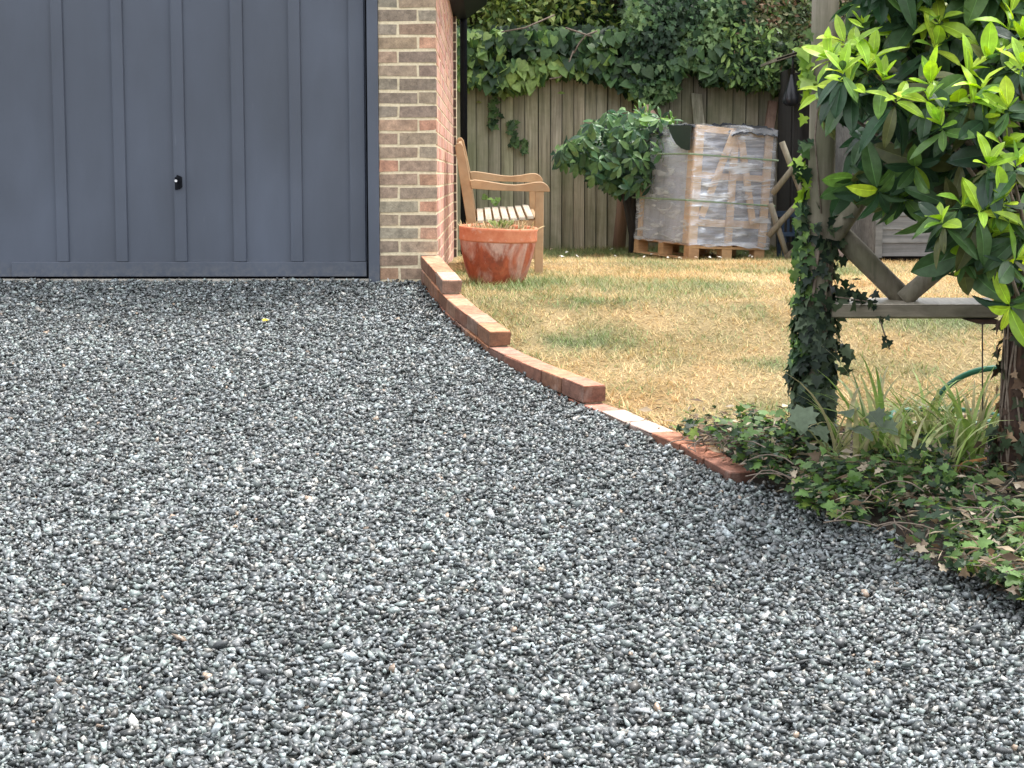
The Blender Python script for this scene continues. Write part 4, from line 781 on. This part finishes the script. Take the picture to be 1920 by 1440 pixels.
mb.tube([base_, base_+Vector((-.02, -.05, .5)), base_+Vector((-.05, -.1, 1.0)), base_+Vector((.1, -.1, 1.7))], [.035, .03, .026, .015], 8, wob=.08)
for c, ax, fr, sf in cs[:75]:
    s = base_+Vector((-.04, -.1, max(.5, min(1.4, (c.z-base_.z)*.75)))); mid = s.lerp(c, .6)+Vector((0, .1, -.05)); mb.tube([s, mid, c], [.012, .008, .004], 6)
mb.build('branch', M_BRANCH, lau, True)
# ------------------------------------------------------------------ the bed: strap-leaved clumps, ground ivy, litter
def strap_clump(px, py, Y, n, L, label, extra=(), pal=((.26, .37, .10), (.36, .46, .15), (.18, .28, .07), (.52, .56, .27), (.44, .40, .22))):
    c = P(px, py, Y); c.z = float(zl(c.x, Y))+.01; mb = MB()
    specs = [(rnd.uniform(0, 2*PI), rnd.uniform(*L), rnd.uniform(.5, 1.35)) for _ in range(n)]+list(extra)
    for az, ln, up in specs:
        wd = rnd.uniform(.0075, .0125); d = Vector((math.cos(az), math.sin(az)*.7, 0)); p = c+d*rnd.uniform(0, .03)+Vector((rnd.uniform(-.03, .03), rnd.uniform(-.03, .03), 0)); ang = R(60+up*18); rows = []; m = 9; s = Vector((-d.y, d.x, 0)).normalized(); bend = rnd.uniform(.05, .15)*(1.5-up*.4)
        s = (s+Vector((rnd.uniform(-.5, .5), rnd.uniform(-.5, .5), 0))).normalized()
        for k in range(m):
            w_ = wd*(1-(k/(m-1))**2.5*.9); rows += [p-s*w_, p+Vector((0, 0, -.3*w_)), p+s*w_]; p = p+(d*math.cos(ang)+Vector((0, 0, math.sin(ang))))*(ln/(m-1)); ang -= bend*(1+k*.18)
            if p.z < c.z+.01: p.z = c.z+.01
        mb.add(rows, [(3*k+j, 3*k+j+1, 3*k+j+4, 3*k+j+3) for k in range(m-1) for j in (0, 1)], 0, jit(rnd.choice(pal), .2))
    o = mb.build('strap_leaved_plant', M_LEAF, None, True); tag(o, label, 'plant', 'strap-leaved plants in the bed'); return o
strap_clump(1652, 852, 6.42, 24, (.34, .54), 'arching strap-leaved clump just right of the ivied post', ((PI*.97, .42, 1.3), (.1, .5, 1.0), (PI, .42, 1.4), (PI*.9, .52, 1.42), (.2, .44, 1.3)))
strap_clump(1735, 858, 6.6, 26, (.26, .46), 'pale arching strap-leaved clump in the middle below the trellis rail', ((PI, .5, .8), (0, .5, .8), (.1, .46, 1.1)))
strap_clump(1815, 868, 6.4, 46, (.3, .5), 'dense strap-leaved clump beside the dark right-hand post', ((PI, .46, .9), (PI*.95, .48, 1.2), (0, .4, 1.2)))
strap_clump(1745, 900, 6.5, 22, (.2, .32), 'low sprawling strap-leaved clump between the two taller clumps')
strap_clump(1700, 935, 6.1, 14, (.22, .36), 'loose strap-leaved clump drooping over the ivy in the middle of the bed')
strap_clump(1775, 925, 6.15, 16, (.24, .38), 'yellowish strap-leaved clump flopping over the ivy left of the dark post')
strap_clump(1590, 880, 6.35, 9, (.30, .44), 'sparse clump with few strap leaves at the foot of the ivied post', ((PI*1.05, .5, 1.35), (.4, .4, 1.2)))
c = P(1790, 925, 6.2); mb = MB()
for (q, w_, cc) in (([(1745, 915), (1775, 890), (1810, 868), (1850, 860)], .010, (.50, .24, .09)), ([(1765, 905), (1800, 882), (1835, 878), (1855, 905)], .009, (.20, .09, .06))):
    rows = []
    for i, (a, b) in enumerate(q): p = P(a, b, 6.15+.03*i); ww = w_*(1-.25*abs(i-1.2)); rows += [p+Vector((0, 0, ww)), p+Vector((0, -.004, 0)), p-Vector((0, 0, ww))]
    mb.add(rows, [(3*k+j, 3*k+j+1, 3*k+j+4, 3*k+j+3) for k in range(len(q)-1) for j in (0, 1)], 0, cc)
tag(mb.build('dead_leaf', M_DRYLEAF, None, True), 'long orange-brown dead strap leaves lying across the bed', 'leaf')
# ground ivy
def ground_ivy():
    n = 26000; Y = RG.uniform(4.4, 7.02, n); lo = E(Y); X = lo+.01+.12*vnoise(Y*5, Y*0+3, 61)*(Y < 6.3)+RG.random(n)**1.15*(3.3-lo); px = 922+X/Y*FPX; py = 331+(EYE-zl(X, Y))/Y*FPX
    clump = vnoise(X*7, Y*7, 55)+.5*vnoise(X*16, Y*16, 56)
    bare = ((px > 1630) & (px < 1800) & (py > 985) & (py < 1120))
    ok = (Y < bedtop(X)+.03) & (px < 2600) & (py < 1400) & ((clump > -.35) | (RG.random(n) < .25)) & (~bare | (RG.random(n) < .22)) & ~((px > 1855) & (px < 1960) & (py > 830) & (py < 975) & (RG.random(n) < .7)) & ~((px < 1385) & (RG.random(n) < .78)) & ~((px > 1560) & (px < 1880) & (py < 885) & (RG.random(n) < .86))
    X, Y, clump = X[ok], Y[ok], clump[ok]; n = len(X); hgt = RG.random(n)*(.04+.07*np.clip(clump+.4, 0, 1)+.05*np.clip((X-E(Y)-.12)*3, 0, 1)*(Y < 6.2)); hgt = hgt*np.where(922+X/Y*FPX > 1800, .3, 1); pos = np.stack([X, Y, zl(X, Y)+.03+hgt], 1)
    pal = np.array([(.018, .036, .018), (.03, .058, .025), (.055, .11, .032), (.105, .18, .04), (.21, .29, .06), (.04, .068, .038), (.14, .10, .065), (.40, .33, .24)]); pr = [.18, .2, .19, .13, .07, .1, .07, .06]
    col = pal[RG.choice(len(pal), n, p=pr)]*RG.uniform(.75, 1.3, (n, 1)); a = RG.uniform(0, 2*PI, n)
    V1 = scatter(T_IVY, pos, np.stack([np.cos(a), np.sin(a), RG.normal(-.15, .3, n)], 1), RG.normal(0, .62, (n, 3))+[0, -.3, 1], RG.uniform(.018, .042, n), col)
    s = RG.random(n) < .06; m = s.sum(); V2 = scatter(T_MAPLE, pos[s]+[0, 0, .03], RG.normal(size=(m, 3))*[1, 1, .3], RG.normal(0, .4, (m, 3))+[0, -.3, 1], RG.uniform(.03, .05, m), np.array([.12, .21, .06])*RG.uniform(.6, 1.4, (m, 1)))
    V, F, C = join([V1, V2]); o = mesh_np('ground_ivy', V, F, M_LEAF, None, C); tag(o, 'ivy ground cover spreading over the bed beside the gravel', 'ground cover', kind='stuff')
    n = 4200; Y = RG.uniform(4.4, 7.05, n); X = E(Y)+RG.random(n)*2.2; L = RG.uniform(.02, .07, n); a = RG.uniform(0, 2*PI, n)
    g1 = scatter(T_SIMPLE, np.stack([X, Y, zl(X, Y)+.03+RG.random(n)*.09], 1), np.stack([np.cos(a), np.sin(a), RG.normal(0, .3, n)], 1), RG.normal(0, .4, (n, 3))+[0, 0, 1], L, np.array([(.36, .28, .19), (.22, .15, .10), (.50, .42, .32), (.12, .08, .05)])[RG.integers(0, 4, n)]*RG.uniform(.7, 1.2, (n, 1)), wid=L*RG.choice([.12, .2, .8], n))
    V, F, C = g1; o = mesh_np('leaf_litter', V, F, M_DRYLEAF, None, C); tag(o, 'dry brown leaf litter and twigs scattered over the bed', 'litter', kind='stuff')
ground_ivy()
n = 34; px = RG.uniform(1020, 1470, n); X = (px-922)/FPX*15.9; Y = RG.uniform(13.6, 16.0, n); X = X*Y/15.9
V, F, C = scatter(T_MAPLE, np.stack([X, Y, zl(X, Y)+.03], 1), RG.normal(size=(n, 3))*[1, 1, .3], RG.normal(0, .3, (n, 3))+[0, -.6, 1], RG.uniform(.015, .035, n), np.array([(.75, .74, .66), (.45, .34, .24)])[(RG.random(n) < .35).astype(int)])
tag(mesh_np('clover_flowers', V, F, M_DRYLEAF, None, C), 'white clover heads and dropped leaves dotted in the lawn before the fence', 'flowers', kind='stuff')
# a straggling dry tangle over the low end of the edging
mb = MB()
for k in range(150):
    p = P(rnd.uniform(1320, 1470), rnd.uniform(812, 880), 6.65) if k < 60 else Vector((0, rnd.uniform(4.7, 6.7), 0))
    if k >= 60: p.x = float(E(p.y))+rnd.uniform(.0, 1.0)**1.2; p.z = float(zl(p.x, p.y))+rnd.uniform(.04, .12)
    if k < 60: p.z = float(zl(p.x, p.y))+.03
    a = rnd.uniform(0, 2*PI); q = [p]; h_ = rnd.uniform(.02, .07)
    for j in range(5): a += rnd.uniform(-.7, .7); q.append(q[-1]+Vector((math.cos(a)*.035, math.sin(a)*.035, h_*(.6-.3*j)*.6)))
    mb.tube(q, .0022, 4, caps=False, col=jit((1.7, 1.5, 1.2)))
tag(mb.build('dry_stems', M_BRANCH, None), 'tangle of thin dry stems spilling over the bed and the low end of the edging', 'stems', kind='stuff')
def single_leaf(name, T, p, L, col, label, mat=M_DRYLEAF, ax=(1, .2, .1), nr=(0, -.4, 1)):
    V, F, C = scatter(T, np.array([p[:]]), np.array([ax]), np.array([nr]), np.array([L]), np.array([col])); o = mesh_np(name, V, F, mat, None, C, True); return tag(o, label, 'leaf')
def on_drive(px, py):
    Y = 9.9
    for _ in range(60):
        p = P(px, py, Y); dz = p.z-float(zd(Y)); Y += dz/ ( (py-331)/FPX+.0001+.13) * .8; 
    p = P(px, py, Y); p.z = float(zd(Y))+.018; return p
single_leaf('fallen_leaf', T_HEART, on_drive(493, 607), .035, (.62, .50, .08), 'small yellow leaf lying on the gravel in front of the garage door')
p = P(1762, 1045, 5.55); single_leaf('curled_leaf', lance(.3, 7, .35, .3), p, .075, (.62, .43, .24), 'curled fawn dead leaf hanging over the bare soil', ax=(.2, -.1, -.9), nr=(.3, -1, .2))
p = P(1835, 985, 5.75); single_leaf('laurel_leaf', T_LAUREL, p, .13, (.26, .33, .15), 'big pale green laurel leaf lying on the ground ivy', M_LEAF, ax=(.9, -.1, -.35), nr=(0, -.6, 1))
p = P(1672, 888, 6.1); single_leaf('grey_leaf', T_LAUREL2, p, .12, (.15, .17, .16), 'dull grey fallen leaf resting on the ground ivy below the strap-leaved plants', ax=(.8, 0, -.45), nr=(.1, -.7, .8))
# a big-leaved geranium-like seedling at the foot of the post
cpt = P(1560, 860, 6.3); mb = MB(); tipsp = [(1508, 765), (1480, 790), (1590, 768), (1640, 770), (1602, 800), (1530, 800), (1655, 795), (1520, 830)]
for a, b in tipsp: e_ = P(a, b, 6.25+rnd.uniform(-.05, .05)); mb.tube([cpt, cpt.lerp(e_, .5)+Vector((0, 0, .03)), e_], .003, 5, col=(1.2, 1.6, .8))
rt = empty('broad_leaved_plant', cpt, 'broad lobed leaves on long stalks at the foot of the ivied post', 'plant'); mb.build('stem', M_BRANCH, rt)
pos = np.array([P(a, b, 6.22)[:] for a, b in tipsp]); thing_np('foliage', [scatter(T_MAPLE, pos, RG.normal(0, .5, (8, 3))+[.3, -.3, -.25], RG.normal(0, .25, (8, 3))+[0, -.5, 1], RG.uniform(.06, .1, 8), np.array([.13, .17, .11])*RG.uniform(.7, 1.3, (8, 1)))], M_LEAF, None, None, parent=rt)
print('objects', len(SC.objects))
